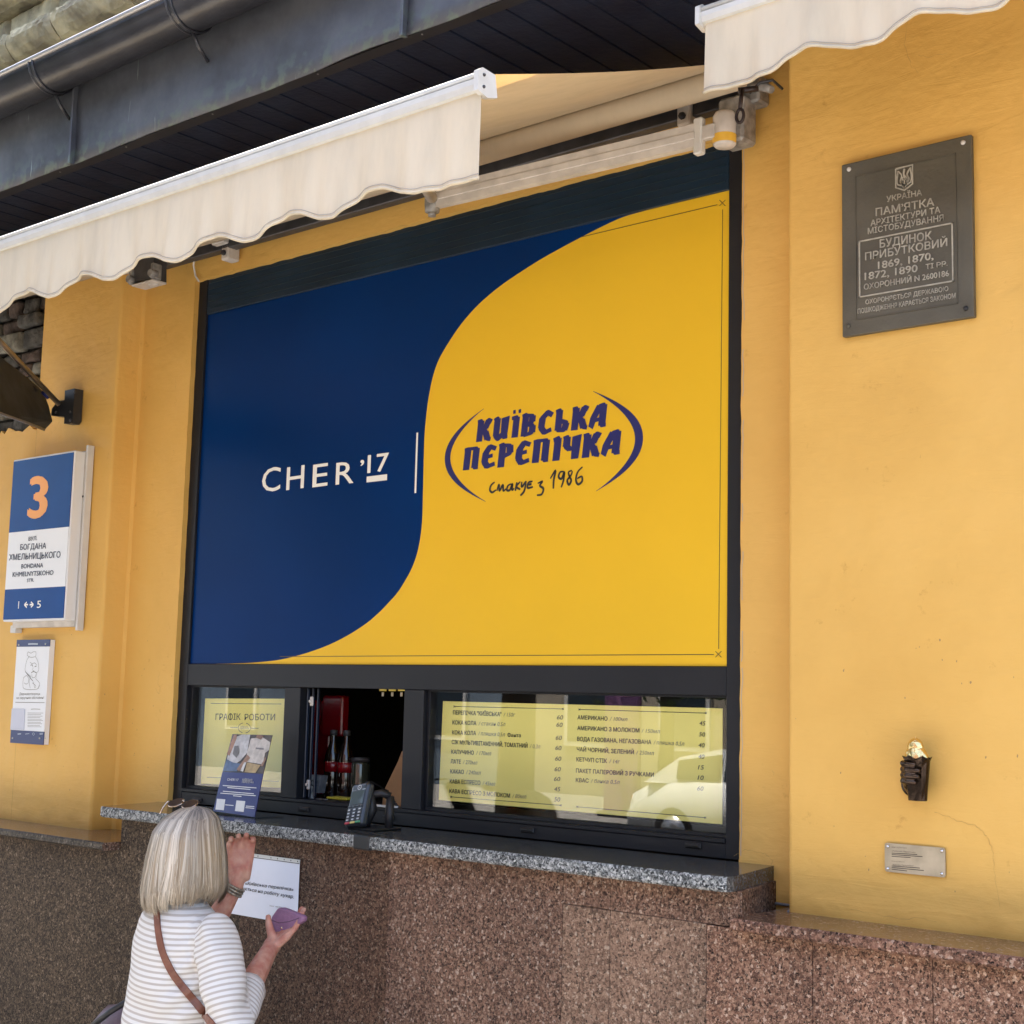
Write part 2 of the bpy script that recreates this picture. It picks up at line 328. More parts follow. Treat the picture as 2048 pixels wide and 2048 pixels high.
def fit(s, BL, BR, hpx, y, mat, parent, bold=0, shear=0, spacing=1.0, name='lettering', lift=.0008, depth=0, keep=False):
    me = text_mesh(s, bold, spacing)
    n = len(me.vertices); co = np.empty(n*3, 'f'); me.vertices.foreach_get('co', co); co = co.reshape(-1, 3)
    a = P(*BL, y); b = P(*BR, y); t = P(BL[0], BL[1]-hpx, y); h = t.z-a.z
    x = co[:, 0]; yy = co[:, 1]; zz_ = co[:, 2]
    if keep: b = a+Vector(((x.max()-x.min())*h/CAPH*keep, 0, 0))
    cx = x + shear*yy
    u = (cx-cx.min())/max(1e-6, cx.max()-cx.min())
    out = np.empty_like(co)
    out[:, 0] = a.x + u*(b.x-a.x); out[:, 1] = y-lift-zz_*.06; out[:, 2] = a.z + u*(b.z-a.z) + yy/CAPH*h
    me.vertices.foreach_set('co', out.reshape(-1))
    if depth:
        bm = B(); bm.from_mesh(me); r = bmesh.ops.extrude_face_region(bm, geom=bm.faces[:])
        for g in r['geom']:
            if isinstance(g, bmesh.types.BMVert): g.co.y -= depth
        me2 = bpy.data.meshes.new(name); bmesh.ops.recalc_face_normals(bm, faces=bm.faces); bm.to_mesh(me2); bm.free(); me = me2
    me.name = name
    return link(name, me, mat, parent)
def nib(bm, strokes, ox, oz, sx, sz, y, nw=.20, ang=20, slant=.10, dy=.0):
    """broad-nib pen strokes swept as flat parallelograms, each a hair nearer than the last"""
    k = 0
    for st in strokes:
        st = [tuple(p) for p in st]
        W_ = []
        def wd(d): return .165+.195*abs(d.y)**1.3*nw
        for i in range(len(st)-1):
            a = Vector(st[i]); b = Vector(st[i+1]); d = (b-a).normalized(); n_ = Vector((-d.y, d.x)); w_ = wd(d)/2
            e0 = d*(.03 if i == 0 else 0); e1 = d*(.03 if i == len(st)-2 else 0)
            sk = Vector((.05, .04)) if abs(d.y) > .8 else Vector((0, 0))       # wedge-cut stem ends
            quad = [a-e0-n_*w_-sk*(i == 0), a-e0+n_*w_+sk*(i == 0), b+e1+n_*w_, b+e1-n_*w_]
            yy = y-.0006-.00010*k; k += 1
            bm.faces.new([bm.verts.new((ox+(p.x+slant*p.y)*sx, yy, oz+p.y*sz)) for p in quad])
            if i:
                yy = y-.0006-.00010*k; k += 1; r_ = min(w_, W_[-1])
                bm.faces.new([bm.verts.new((ox+(a.x+r_*math.cos(t)+slant*(a.y+r_*math.sin(t)))*sx, yy, oz+(a.y+r_*math.sin(t))*sz)) for t in [2*math.pi*q/10 for q in range(10)]])
            W_.append(w_)

# ------------------------------------------------------------------ key planes
YW = -.12            # projecting side walls
YB = -.022           # plaster of the shop bay
YP = .010            # printed film behind the frame
XL, XR = -4.474, -2.041
ZT, ZB = 3.512, 1.544
XLC = P(231, 800, YW).x            # edge of the left pier
XRC = P(1575, 900, YW).x           # edge of the right pier
YG = -.28            # granite plinth face

# ------------------------------------------------------------------ ground
bm = B(); rect_pts = [(-60, 2.5), (60, 2.5), (60, -40), (-60, -40)]
def slab_xy(bm, x0, y0, x1, y1, z0, z1): box(bm, (x0, y0, z0), (x1, y1, z1))
bm = B(); bm.faces.new([bm.verts.new(p) for p in ((-150, -150, -.16), (150, -150, -.16), (150, 150, -.16), (-150, 150, -.16))])
tag(obj('ground', bm, pm('earth', (.12, .11, .09), .9, var=.3)), kind='structure')
bm = B(); slab_xy(bm, -60, -16, 60, -4.2, -.155, -.12)
tag(obj('road', bm, pm('asphalt', (.06, .06, .06), .85, var=.3, vscale=3, bump=.4, bscale=90)), kind='structure')
M_PAVE = pm('grey_pavement', (.36, .34, .31), .8, var=.25, vscale=2.5, bump=.2, bscale=60)
bm = B(); slab_xy(bm, -60, -4.2, 60, 2.5, -.15, 0.)
tag(obj('pavement', bm, M_PAVE), kind='structure')
bm = B(); slab_xy(bm, -60, -40, 60, -16, -.15, 0.)
tag(obj('pavement', bm, M_PAVE), kind='structure')

# ------------------------------------------------------------------ the building
bld = thing('building', (-3.2, 0, 0), 'old orange plastered shop building with granite plinth and dark boarded eave', 'building')
def strip(bm, poly, y0, y1): prism(bm, poly, y0, y1)
# bay wall: three plaster bands round the kiosk opening with ragged inner edges
def ragged(a, b, amp, n, axis):
    out = []
    for i in range(n+1):
        t = i/n; x = a[0]+(b[0]-a[0])*t; z = a[1]+(b[1]-a[1])*t
        d = amp*(noise.noise(Vector((x*21+3, z*21, 1.7)))+.6*noise.noise(Vector((x*70, z*70, 5))))
        if axis == 'x': x += d
        else: z += d
        out.append((x, z))
    return out
def ring_strip(bm, inner, outer, y0, y1):
    # quads between two equal-length chains, front face at y0, inner side closed to y1
    n = len(inner)
    A = [bm.verts.new((p[0], y0, p[1])) for p in inner]; O = [bm.verts.new((p[0], y0, p[1])) for p in outer]; Bk = [bm.verts.new((p[0], y1, p[1])) for p in inner]
    for i in range(n-1):
        bm.faces.new((A[i], A[i+1], O[i+1], O[i])); bm.faces.new((A[i], A[i+1], Bk[i+1], Bk[i]))
bm = B()
inn = ragged((XL+.003, 1.55), (XL+.003, ZT), .0022, 90, 'x'); ring_strip(bm, inn, [(XLC-.2, p[1]) for p in inn], YB, .03)
obj('bay_wall', bm, M_PL, bld)
bm = B(); inn = ragged((XL, ZT-.002), (XR, ZT-.002), .0035, 110, 'z'); ring_strip(bm, inn, [(p[0], 3.80) for p in inn], YB, .03)
obj('bay_wall', bm, M_PL, bld)
bm = B(); inn = ragged((XR-.002, ZT), (XR-.002, 1.55), .0022, 90, 'x'); ring_strip(bm, inn, [(-1.7, p[1]) for p in inn], YB, .03)
obj('bay_wall', bm, M_PL, bld)
bm = B()
for x0, x1, z0, z1 in ((XLC-.2, XL+.01, 1.35, 1.55), (XL+.01, XR, 3.80, 4.3), (XLC-.2, XL, ZT, 4.3), (XR, -1.7, ZT, 4.3), (XR-.004, -1.7, 1.3, 1.55)):
    bm = B(); rect(bm, x0, z0, x1, z1, YB+.0003); obj('bay_wall', bm, M_PL, bld)
# white filler seam down the right edge of the frame
bm = B(); pts = ragged((XR+.004, 1.56), (XR+.004, ZT-.01), .004, 120, 'x')
for i in range(len(pts)-1):
    if noise.noise(Vector((0, pts[i][1]*9, 3))) > -.12: ribbon(bm, pts[i:i+2], .0028, YB-.0012)
tag(obj('filler_seam', bm, pm('filler', (.50, .42, .30), .7), bld), kind='stuff')
# piers with slightly rounded arrises
def pier(x_edge, x_out, side, z0, z1):
    bm = B(); r = .012; prof = []
    s = side       # +1: edge is on the right of the pier
    prof.append((x_out, YW))
    for k in range(5):
        a = k/4*math.pi/2
        prof.append((x_edge - s*r + s*r*math.sin(a), YW + r - r*math.cos(a)))
    prof.append((x_edge+s*.008, YB-.008)); prof.append((x_edge+s*.022, YB-.0005)); prof.append((x_edge+s*.03, .1)); prof.append((x_out, .1))
    if s < 0: prof = prof[::-1]
    prism(bm, prof, z0, z1, ax='z')
    return bm
obj('pier', pier(XLC, -5.352, 1, 1.30, 4.3), M_PL, bld)
obj('pier', pier(XRC, 1.5, -1, 1.30, 4.3), M_PL, bld)
# left of the pier: plaster below, bare masonry above
bm = B()
edge = ragged((-5.352, 3.02), (-7.0, 3.02), .05, 60, 'z')
ring_strip(bm, edge, [(p[0], 1.3) for p in edge], YW-.0004, -.04)
obj('wall_render', bm, M_PL, bld)
bm = B(); rect(bm, -16, 1.3, -7.0, 4.3, YW-.0004); rect(bm, -7.0, 3.9, -6.0, 4.3, YW-.0004); tag(obj('wall_render', bm, M_PL, bld), kind='stuff')
bm = B(); box(bm, (-7.02, -.045, 2.85), (-5.36, .1, 4.3)); obj('mortar_bed', bm, M_MORT, bld)
rnd = random.Random(3)
zz = 2.93; row = 0
while zz < 4.0:
    hh = rnd.uniform(.06, .10); xx = -5.372-(.05 if row % 2 else 0)
    while xx > -6.95:
        ww = rnd.uniform(.09, .19)
        bm = B(); box(bm, (xx-ww+.008, -.05, zz), (xx-.006, -.075-rnd.uniform(0, .04), zz+hh-.012), .012, seg=2)
        bmesh.ops.subdivide_edges(bm, edges=bm.edges[:], cuts=1)
        for v in bm.verts:
            v.co += noise.noise_vector(v.co*22)*.008
        obj('stone', bm, rnd.choice(M_RUB), bld, smooth=True)
        xx -= ww
    zz += hh; row += 1
# granite plinth slabs
seams = [-1.690+.2905*k for k in range(12)]
rnd = random.Random(5)
def gslab(x0, x1, z0, z1, mat, y=YG, th=.03):
    bm = B(); g_ = .0008 if x0 > -2.5 else .0002; box(bm, (x0+g_, y+rnd.uniform(-.0004, .0004), z0+g_), (x1-g_, y+th, z1-g_), .0012 if x0 > -2.5 else .0003)
    return obj('granite_slab', bm, mat, bld)
# one slab each for the plinth facing; joints show only to the right
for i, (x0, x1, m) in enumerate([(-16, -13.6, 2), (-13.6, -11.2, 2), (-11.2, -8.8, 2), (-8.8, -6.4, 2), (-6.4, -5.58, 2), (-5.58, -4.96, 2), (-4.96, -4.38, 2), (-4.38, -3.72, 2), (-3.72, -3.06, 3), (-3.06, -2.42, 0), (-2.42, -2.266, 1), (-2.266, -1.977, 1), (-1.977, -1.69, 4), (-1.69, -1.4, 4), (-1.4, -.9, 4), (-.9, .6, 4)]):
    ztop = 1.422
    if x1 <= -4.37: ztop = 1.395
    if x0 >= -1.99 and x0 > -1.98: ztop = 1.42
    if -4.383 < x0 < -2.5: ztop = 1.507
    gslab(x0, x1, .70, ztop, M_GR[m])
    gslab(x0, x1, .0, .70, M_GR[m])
gslab(-2.42, -2.266, 1.422, 1.507, M_GR[0])
bm = B(); prism(bm, [(-2.2652, YG), (-1.8775, YG), (-1.935, -.02), (-2.2652, -.02)], 1.4225, 1.507, ax='z'); obj('granite_slab', bm, M_GR[0], bld)
bm = B(); prism(bm, [(-4.381, YG+.031), (-2.27, YG+.031), (-2.27, -.03), (-4.381, -.03)], 1.36, 1.506, ax='z'); obj('plinth_core', bm, M_MORT, bld)
bm = B(); box(bm, (-16, YG+.032, 0), (.6, .1, 1.30)); obj('plinth_core', bm, M_MORT, bld)
# copings
def coping(x0, x1, ztop, yf, th, name='coping', edge=None):
    bm = B(); r = .006
    prof = [(-.02, ztop), (yf+r, ztop), (yf, ztop-r), (yf, ztop-th+r), (yf+r, ztop-th), (-.02, ztop-th)]
    fs = prism(bm, prof, x0, x1, ax='x')
    for f in bm.faces:
        f.normal_update()
    bmesh.ops.recalc_face_normals(bm, faces=bm.faces)
    for f in bm.faces: f.material_index = 1 if (f.normal.y < -.6) else 0
    return obj(name, bm, [M_COP, edge or M_COPF], bld)
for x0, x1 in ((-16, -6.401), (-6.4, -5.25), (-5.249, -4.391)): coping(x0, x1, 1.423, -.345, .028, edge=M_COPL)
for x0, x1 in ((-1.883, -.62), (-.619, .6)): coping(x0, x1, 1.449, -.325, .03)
bm = B(); tube(bm, [(-1.935, -.03, 1.452), (-1.90, -.028, 1.451), (-1.86, -.035, 1.452), (-1.846, -.115, 1.449)], .004, 6); obj('sealant_bead', bm, pm('grey_sealant', (.20, .20, .20), .7), bld)
# eave: boards, trim, fascia, gutter
EV = -.69; ZS = 3.745
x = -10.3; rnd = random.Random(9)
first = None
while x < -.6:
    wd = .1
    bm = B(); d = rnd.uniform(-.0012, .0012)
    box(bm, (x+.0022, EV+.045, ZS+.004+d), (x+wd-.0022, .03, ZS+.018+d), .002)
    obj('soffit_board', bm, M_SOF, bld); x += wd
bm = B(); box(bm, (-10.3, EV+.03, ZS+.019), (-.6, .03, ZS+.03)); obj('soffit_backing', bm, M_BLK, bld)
bm = B(); n = 200
for i in range(n):
    a = -10.3+9.7*i/n; b = -10.3+9.7*(i+1)/n
    f = lambda q: .004*noise.noise(Vector((q*3, 0, 0)))
    vs = [bm.verts.new(p) for p in ((a, EV+.014, ZS-.004+f(a)), (b, EV+.014, ZS-.004+f(b)), (b, EV+.062, ZS+f(b)*.3), (a, EV+.062, ZS+f(a)*.3))]; bm.faces.new(vs)
bmesh.ops.remove_doubles(bm, verts=bm.verts, dist=1e-5)
for v in bm.verts: pass
r = bmesh.ops.extrude_face_region(bm, geom=bm.faces[:])
for g in r['geom']:
    if isinstance(g, bmesh.types.BMVert): g.co.z += .012
obj('eave_trim', bm, M_TRIM, bld)
for i in range(26):
    xx = -6.2+.22*i+rnd.uniform(-.05, .05); bm = B(); lathe(bm, [(.0035, 0), (.003, -.0015), (.0005, -.002)], (xx, EV+.028, ZS-.004), 8); 
    if i % 2 == 0: obj('screw', bm, M_ALUG, bld)
    else: bm.free()
def wav(x, z): return .010*noise.noise(Vector((x*2.3, z*3, 8)))+.004*noise.noise(Vector((x*9, z*9, 2)))
for x0, x1 in ((-10.3, -8.7), (-8.7, -7.1), (-7.1, -5.85), (-5.85, -4.29), (-4.29, -2.698), (-2.698, -1.1), (-1.1, -.6)):
    bm = B(); nx = max(4, int((x1-x0)*26)); nz = 10; g = []
    for i in range(nx+1):
        xx = x0+(x1-x0)*i/nx; g.append([bm.verts.new((xx, EV-.004+wav(xx, ZS+.42*k/nz), ZS-.012+.42*k/nz + (.006*noise.noise(Vector((xx*3, 0, 0))) if k == 0 else 0))) for k in range(nz+1)])
    for i in range(nx):
        for k in range(nz): bm.faces.new((g[i][k], g[i+1][k], g[i+1][k+1], g[i][k+1]))
    r = bmesh.ops.extrude_face_region(bm, geom=bm.faces[:])
    for q in r['geom']:
        if isinstance(q, bmesh.types.BMVert): q.co.y += .004
    obj('fascia_sheet', bm, M_ZN, bld, smooth=True)
    bm = B(); box(bm, (x1-.006, EV-.022, ZS-.016), (x1+.006, EV+.002, ZS+.41), .002); obj('standing_seam', bm, M_ZN, bld)
GC = (-.775, 4.052); GR = .082
bm = B(); prof = []
for k in range(15):
    a = math.pi*k/14; prof.append((GC[0]-GR*math.cos(a), GC[1]-GR*math.sin(a)))
x0, x1 = -10.3, -.6
outer = prof; inner = [(GC[0]+(p[0]-GC[0])*.96, GC[1]+(p[1]-GC[1])*.96) for p in prof]
prism(bm, outer+inner[::-1], x0, x1, ax='x')
for f in bm.faces:
    if len(f.verts) == 4: f.smooth = True
gut = obj('gutter', bm, M_GUT, bld)
bm = B(); tube(bm, [(x0, GC[0]-GR-.002, GC[1]+.004), (x1, GC[0]-GR-.002, GC[1]+.004)], .009, 10); obj('gutter_bead', bm, pm('zinc_bright', (.42, .42, .42), .35, metal=.5), gut)
for xx in (P(90, 180, -.8).x, P(365, 60, -.8).x, -2.5, -1.3):
    bm = B(); pts = []
    for k in range(15):
        a = math.pi*k/14*.97; rr = GR+.004
        pts.append((xx, GC[0]-rr*math.cos(a), GC[1]-rr*math.sin(a)))
    for dx in (-.011, .011): tube(bm, [(p[0]+dx, p[1], p[2]) for p in pts], .0045, 6)
    for a, b in zip(pts[:-1], pts[1:]):
        q = [bm.verts.new((xx+s*.013, p[1], p[2])) for p, s in ((a, -1), (a, 1), (b, 1), (b, -1))]; bm.faces.new(q)
    tube(bm, [pts[8], (xx, EV-.05, GC[1]-GR-.035), (xx, EV-.008, GC[1]-GR-.075)], .006, 6)
    obj('gutter_bracket', bm, M_GUT, gut)
# upper wall: weathered stone mouldings over the eave roof
bm = B(); v = [bm.verts.new(p) for p in ((-10.3, EV+.02, 4.13), (-.6, EV+.02, 4.13), (-.6, -.05, 4.30), (-10.3, -.05, 4.30))]; bm.faces.new(v)
obj('eave_roof', bm, M_ZN, bld)
rows = [(4.20, 4.42, -.30, 'r', M_STONEL), (4.43, 4.58, -.20, 's', M_STONEL), (4.585, 4.71, -.26, 'r', M_STONE), (4.72, 4.86, -.20, 's', M_STONE), (4.865, 4.99, -.28, 'r', M_STONE), (5.0, 5.4, -.22, 's', M_RUB[1])]
rnd = random.Random(11)
for z0, z1, yf, kind, m in rows:
    x = -10.3+rnd.uniform(0, .2)
    while x < -1.5:
        wd = rnd.uniform(.26, .52); bm = B(); nx = max(3, int(wd/.025)); prof = []
        if kind == 'r':
            h_ = z1-z0; prof = [(yf+.04, z0), (yf+.035, z0+.015), (yf+.0, z0+.02), (yf-.022, z0+h_*.3), (yf-.042, z0+h_*.5), (yf-.05, z0+h_*.62), (yf-.05, z1-.03), (yf-.03, z1-.026), (yf-.028, z1)]
        else:
            prof = [(yf+.01, z0), (yf, z0+.012), (yf-.004, z0+(z1-z0)*.4), (yf, z1-.015), (yf+.012, z1)]
        g = []
        for i in range(nx+1):
            xx = x+.004+(wd-.008)*i/nx; e = .02 if i in (0, nx) else 0
            g.append([bm.verts.new(Vector((xx, p[0]+e, p[1]))+noise.noise_vector(Vector((xx*14, p[0]*20, p[1]*14)))*.006+noise.noise_vector(Vector((xx*48, 1, p[1]*48)))*.006) for p in prof])
            g[-1].append(bm.verts.new((xx, .0, z1))); g[-1].insert(0, bm.verts.new((xx, .0, z0)))
        for i in range(nx):
            for k in range(len(g[0])-1): bm.faces.new((g[i][k], g[i+1][k], g[i+1][k+1], g[i][k+1]))
        for e in (g[0], g[-1]): bm.faces.new(e)
        obj('cornice_stone', bm, m, bld, smooth=False); x += wd
bm = B(); box(bm, (-16, -.02, 4.31), (1.5, .3, 5.5)); obj('upper_wall', bm, M_MORT, bld)
bm = B(); box(bm, (-16, .32, 1.0), (-4.7, .6, 4.3)); obj('core_wall', bm, M_MORT, bld); bm = B(); box(bm, (-1.85, .32, 0), (1.5, .6, 4.3)); obj('core_wall', bm, M_MORT, bld)
# fine cracks and scuffs in the plaster
bm = B(); CR = [([(1870, 1626), (1900, 1634), (1922, 1645), (1948, 1650), (1965, 1662), (1975, 1675)], YW), ([(1975, 1675), (1985, 1700), (1988, 1740), (1997, 1790), (2000, 1820)], YW),
    ([(1700, 1818), (1750, 1828), (1800, 1838), (1840, 1836), (1880, 1844)], YW), ([(1815, 40), (1808, 90), (1822, 130), (1840, 150)], YW), ([(1838, 110), (1862, 114), (1905, 104)], YW),
    ([(351, 757), (351, 782)], YB), ([(352, 790), (351, 818)], YB), ([(348, 900), (346, 915)], YB), ([(320, 1345), (316, 1370), (322, 1378), (314, 1392)], YB), ([(312, 1378), (318, 1388), (326, 1364)], YB),
    ([(100, 858), (106, 868), (112, 852), (113, 862)], YW), ([(1545, 1540), (1549, 1550)], YB), ([(225, 1362), (232, 1366)], YB), ([(227, 1385), (240, 1382)], YB), ([(1507, 1705), (1530, 1706), (1545, 1722), (1540, 1752)], YB), ([(1840, 912), (1842, 915)], YW), ([(1470, 1712), (1490, 1700), (1510, 1702)], YB)]
for pts, yy in CR:
    q = []
    for i in range(len(pts)-1):
        for k in range(5):
            t = k/5; u = pts[i][0]+(pts[i+1][0]-pts[i][0])*t; v = pts[i][1]+(pts[i+1][1]-pts[i][1])*t
            p = P(u+random.uniform(-2.2, 2.2), v+random.uniform(-2.2, 2.2), yy); q.append((p.x, p.z))
    ribbon(bm, q, [random.uniform(.0003, .0011) for _ in q], yy-.0008)
tag(obj('plaster_crack', bm, pm('crack_line', (.46, .28, .09), .9), bld), kind='stuff')
bm = B()
rnd = random.Random(21)
for k in range(70):
    yy, u0, u1 = rnd.choice(((YW, 1590, 2040), (YB, 262, 380), (YW, 90, 215)))
    p = P(rnd.uniform(u0, u1), rnd.uniform(1250, 1800 if yy == YW and u0 > 1000 else 1590), yy); s = rnd.uniform(.0006, .0026)
    if yy == YW and abs(p.x+1.5) < .12 and 1.55 < p.z < 1.95: continue
    pts = [(p.x+s*math.cos(a)*rnd.uniform(.4, 1.3), yy-.0007, p.z+s*1.6*math.sin(a)*rnd.uniform(.4, 1.3)) for a in (0, 1, 2, 3, 4, 5)]
    bm.faces.new([bm.verts.new(q) for q in pts])
tag(obj('plaster_chip', bm, pm('chip_brown', (.38, .24, .10), .9), bld), kind='stuff')

# ------------------------------------------------------------------ counter slab
cnt = thing('counter', (-3.1, -.2, ZB), 'long grey speckled granite counter with rough front edge under the kiosk windows', 'counter')
YC = -.338; xlc = P(195, 1624, YC).x
bm = B()
top = [(xlc+.012, YC+.004), (xlc+.03, YC), (-1.905, YC), (-1.888, YC+.006), (-1.884, YC+.03), (-1.94, -.024), (-4.44, -.024), (-4.50, -.04)]
nT = len(top)
A = [bm.verts.new((p[0], p[1]+(.004 if i < 5 else 0), ZB)) for i, p in enumerate(top)]
Bv = [bm.verts.new((p[0], p[1], ZB-.006)) for p in top]
Cv = [bm.verts.new((p[0], p[1], ZB-.030)) for p in top]
Dv = [bm.verts.new((p[0], p[1]+(.005 if i < 5 else 0), ZB-.036)) for i, p in enumerate(top)]
bm.faces.new(A); bm.faces.new(Dv[::-1])
for a, b in ((A, Bv), (Bv, Cv), (Cv, Dv)):
    for i in range(nT):
        f = bm.faces.new((a[i], a[(i+1) % nT], b[(i+1) % nT], b[i])); f.material_index = 1 if i < 3 or i == nT-1 else 0
bmesh.ops.recalc_face_normals(bm, faces=bm.faces)
obj('slab', bm, [M_CTOP, M_CEDG], cnt)

# ------------------------------------------------------------------ kiosk window
kio = thing('kiosk_window', (-3.25, 0, ZB), 'anthracite aluminium kiosk front with serving hatch between two panes', 'window')
def fbox(name, x0, x1, z0, z1, y0=0., y1=.06, mat=M_FR, bev=.0015):
    bm = B(); box(bm, (x0, y0, z0), (x1, y1, z1), bev); return obj(name, bm, mat, kio)
PXL, PXR, PZ0, PZ1 = P(416.7, 628.6, YP).x, P(1461, 380, YP).x, 2.050, P(1461, 380, YP).z
WZ1 = 1.971; WZ0 = 1.597
fbox('frame_stile', XL, PXL-.001, ZB+.001, ZT); fbox('frame_stile', PXR+.001, XR, ZB+.001, ZT)
fbox('frame_header', PXL, PXR, PZ1+.001, ZT-.0005, .002, .06, M_HEAD)
bm = B()
for q in range(5): box(bm, (PXL+.01, -.0012, 3.398+q*.024), (PXR-.01, .001, 3.3995+q*.024))
obj('header_rib', bm, pm('header_rib_paint', (.02, .045, .06), .4), kio)
fbox('frame_rail', PXL, PXR, WZ1, PZ0-.001, 0.0006)
fbox('frame_rail', PXL, PXR, ZB+.001, WZ0-.012, 0.0006); 
fbox('sill_rail', PXL, PXR, WZ0-.0115, WZ0, -.003, .06)
fbox('mullion', -3.877, -3.797, WZ0+.0005, WZ1-.0005, .001); fbox('mullion', -3.300, -3.214, WZ0+.0005, WZ1-.0005, .001)
# sashes with reveals set back
for x0, x1 in ((PXL, -3.8775), (-3.2135, PXR)):
    bm = B(); t = .012
    for a in ((x0, WZ0, x0+t, WZ1), (x1-t*.3, WZ0, x1, WZ1), (x0+t, WZ0, x1-t*.3, WZ0+.01), (x0+t, WZ1-.006, x1-t*.3, WZ1)):
        box(bm, (a[0], .018, a[1]), (a[2], .052, a[3]), .001)
    obj('sash', bm, M_FR, kio)
    bm = B(); box(bm, (x0+.002, .030, WZ0+.002), (x1-.002, .036, WZ1-.002)); obj('pane', bm, M_GLASS, kio)
# sliding leaf profiles and handles of the hatch
for k, (dx, yy) in enumerate(((.001, .03), (.010, .045), (.019, .06))):
    bm = B(); box(bm, (-3.797+dx, yy, WZ0+.002), (-3.797+dx+.006, yy+.012, WZ1-.002), .002); obj('sliding_leaf_edge', bm, pm('blue_black_profile', (.012, .02, .04), .3), kio)
for z in (1.925, 1.645):
    bm = B(); box(bm, (-3.770, .02, z-.016), (-3.756, .03, z+.016), .003); lathe(bm, [(.005, 0), (.005, -.006), (.001, -.007)], (-3.763, .02, z), 10, 'y'); obj('latch', bm, M_ALUD, kio)
for u, v in ((395, 1600), (608, 1618.5), (778, 1634), (1055.6, 1660), (1387, 1690.5)):
    p = P(u, v, 0); bm = B(); box(bm, (p.x-.026, -.006, p.z-.008), (p.x+.026, .002, p.z+.008), .003); box(bm, (p.x-.02, -.009, p.z-.003), (p.x+.02, -.005, p.z+.005), .002)
    obj('drain_cap', bm, M_BLK, kio)

# ------------------------------------------------------------------ printed panel
ban = thing('printed_panel', (PXL, YP, PZ0), 'large printed panel, wavy split of navy blue and yellow, over the kiosk windows', 'sign')
curve_px = [(1340, 408), (1321, 412), (1280, 424), (1234, 439), (1155.5, 478), (1072.7, 524), (990, 580), (932, 636), (888, 700), (869, 742), (857, 796.5), (849.6, 861.7), (847.4, 922.6), (846, 983.5), (844, 1044), (838, 1090), (827, 1128), (808, 1165), (784, 1198), (731, 1248), (657, 1290), (572, 1317), (500, 1325.5), (430, 1329)]
cw = [P(u, v, YP) for u, v in curve_px]; cw = [(p.x, min(max(p.z, PZ0), PZ1)) for p in cw]
cw[0] = (cw[0][0], PZ1); cw[-1] = (cw[-1][0], PZ0)
def cr(pts, n=6):
    out = []
    for i in range(len(pts)-1):
        p0, p1, p2, p3 = pts[max(i-1, 0)], pts[i], pts[i+1], pts[min(i+2, len(pts)-1)]
        for k in range(n):
            t = k/n
            out.append(tuple(.5*((2*p1[j])+(-p0[j]+p2[j])*t+(2*p0[j]-5*p1[j]+4*p2[j]-p3[j])*t*t+(-p0[j]+3*p1[j]-3*p2[j]+p3[j])*t**3) for j in (0, 1)))
    out.append(pts[-1]); return out
cs = [(x, min(max(z, PZ0), PZ1)) for x, z in cr(cw)]
bm = B(); prism(bm, [(PXL, PZ1)]+[(PXL, PZ0)]+cs[::-1], YP, YP+.006); obj('blue_field', bm, M_BLUE, ban)
bm = B(); prism(bm, [(PXR, PZ0), (PXR, PZ1)]+cs[:], YP+.0002, YP+.006); obj('yellow_field', bm, M_YEL, ban)
yp = YP
bm = B()
for a, b in (((1163, 474), (1435, 409.5)), ((1445.5, 419), (1437.5, 1298)), ((560, 1313), (1428, 1309))): line(bm, a, b, yp, .0022)
for u, v in ((1445, 406), (1437, 1308.5)):
    for dx, dy in ((6, 6), (6, -6)): line(bm, (u-dx, v-dy), (u+dx, v+dy), yp-.0003*(1 if dy > 0 else 2), .002)
obj('border_line', bm, pm('brown_ink', (.10, .07, .02), .5), ban)
q = lambda a, b: (480+a/2.3, 740+b/2.3)
for s, a, b, h in (('C', (100, 563), (185, 552), 120/2.3), ('H', (213, 553), (294, 542), 117/2.3), ('E', (333, 540), (403, 531), 116/2.3), ('R', (440, 528), (523, 519), 112/2.3)):
    fit(s, q(*a), q(*b), h*.94, yp, M_WINK, ban, bold=.006)
fit('’', q(552, 415+75), q(570, 488), 34, yp, M_WINK, ban, bold=.012)
fit('17', q(586, 474), q(684, 462), 37, yp, M_WINK, ban, bold=.014)
bm = B(); line(bm, q(583, 504), q(677, 493), yp, .020*1.0); obj('rule', bm, M_WINK, ban); bm = B(); line(bm, q(816, 288), q(807, 566), yp-.0002, .008); obj('rule', bm, M_WINK, ban)
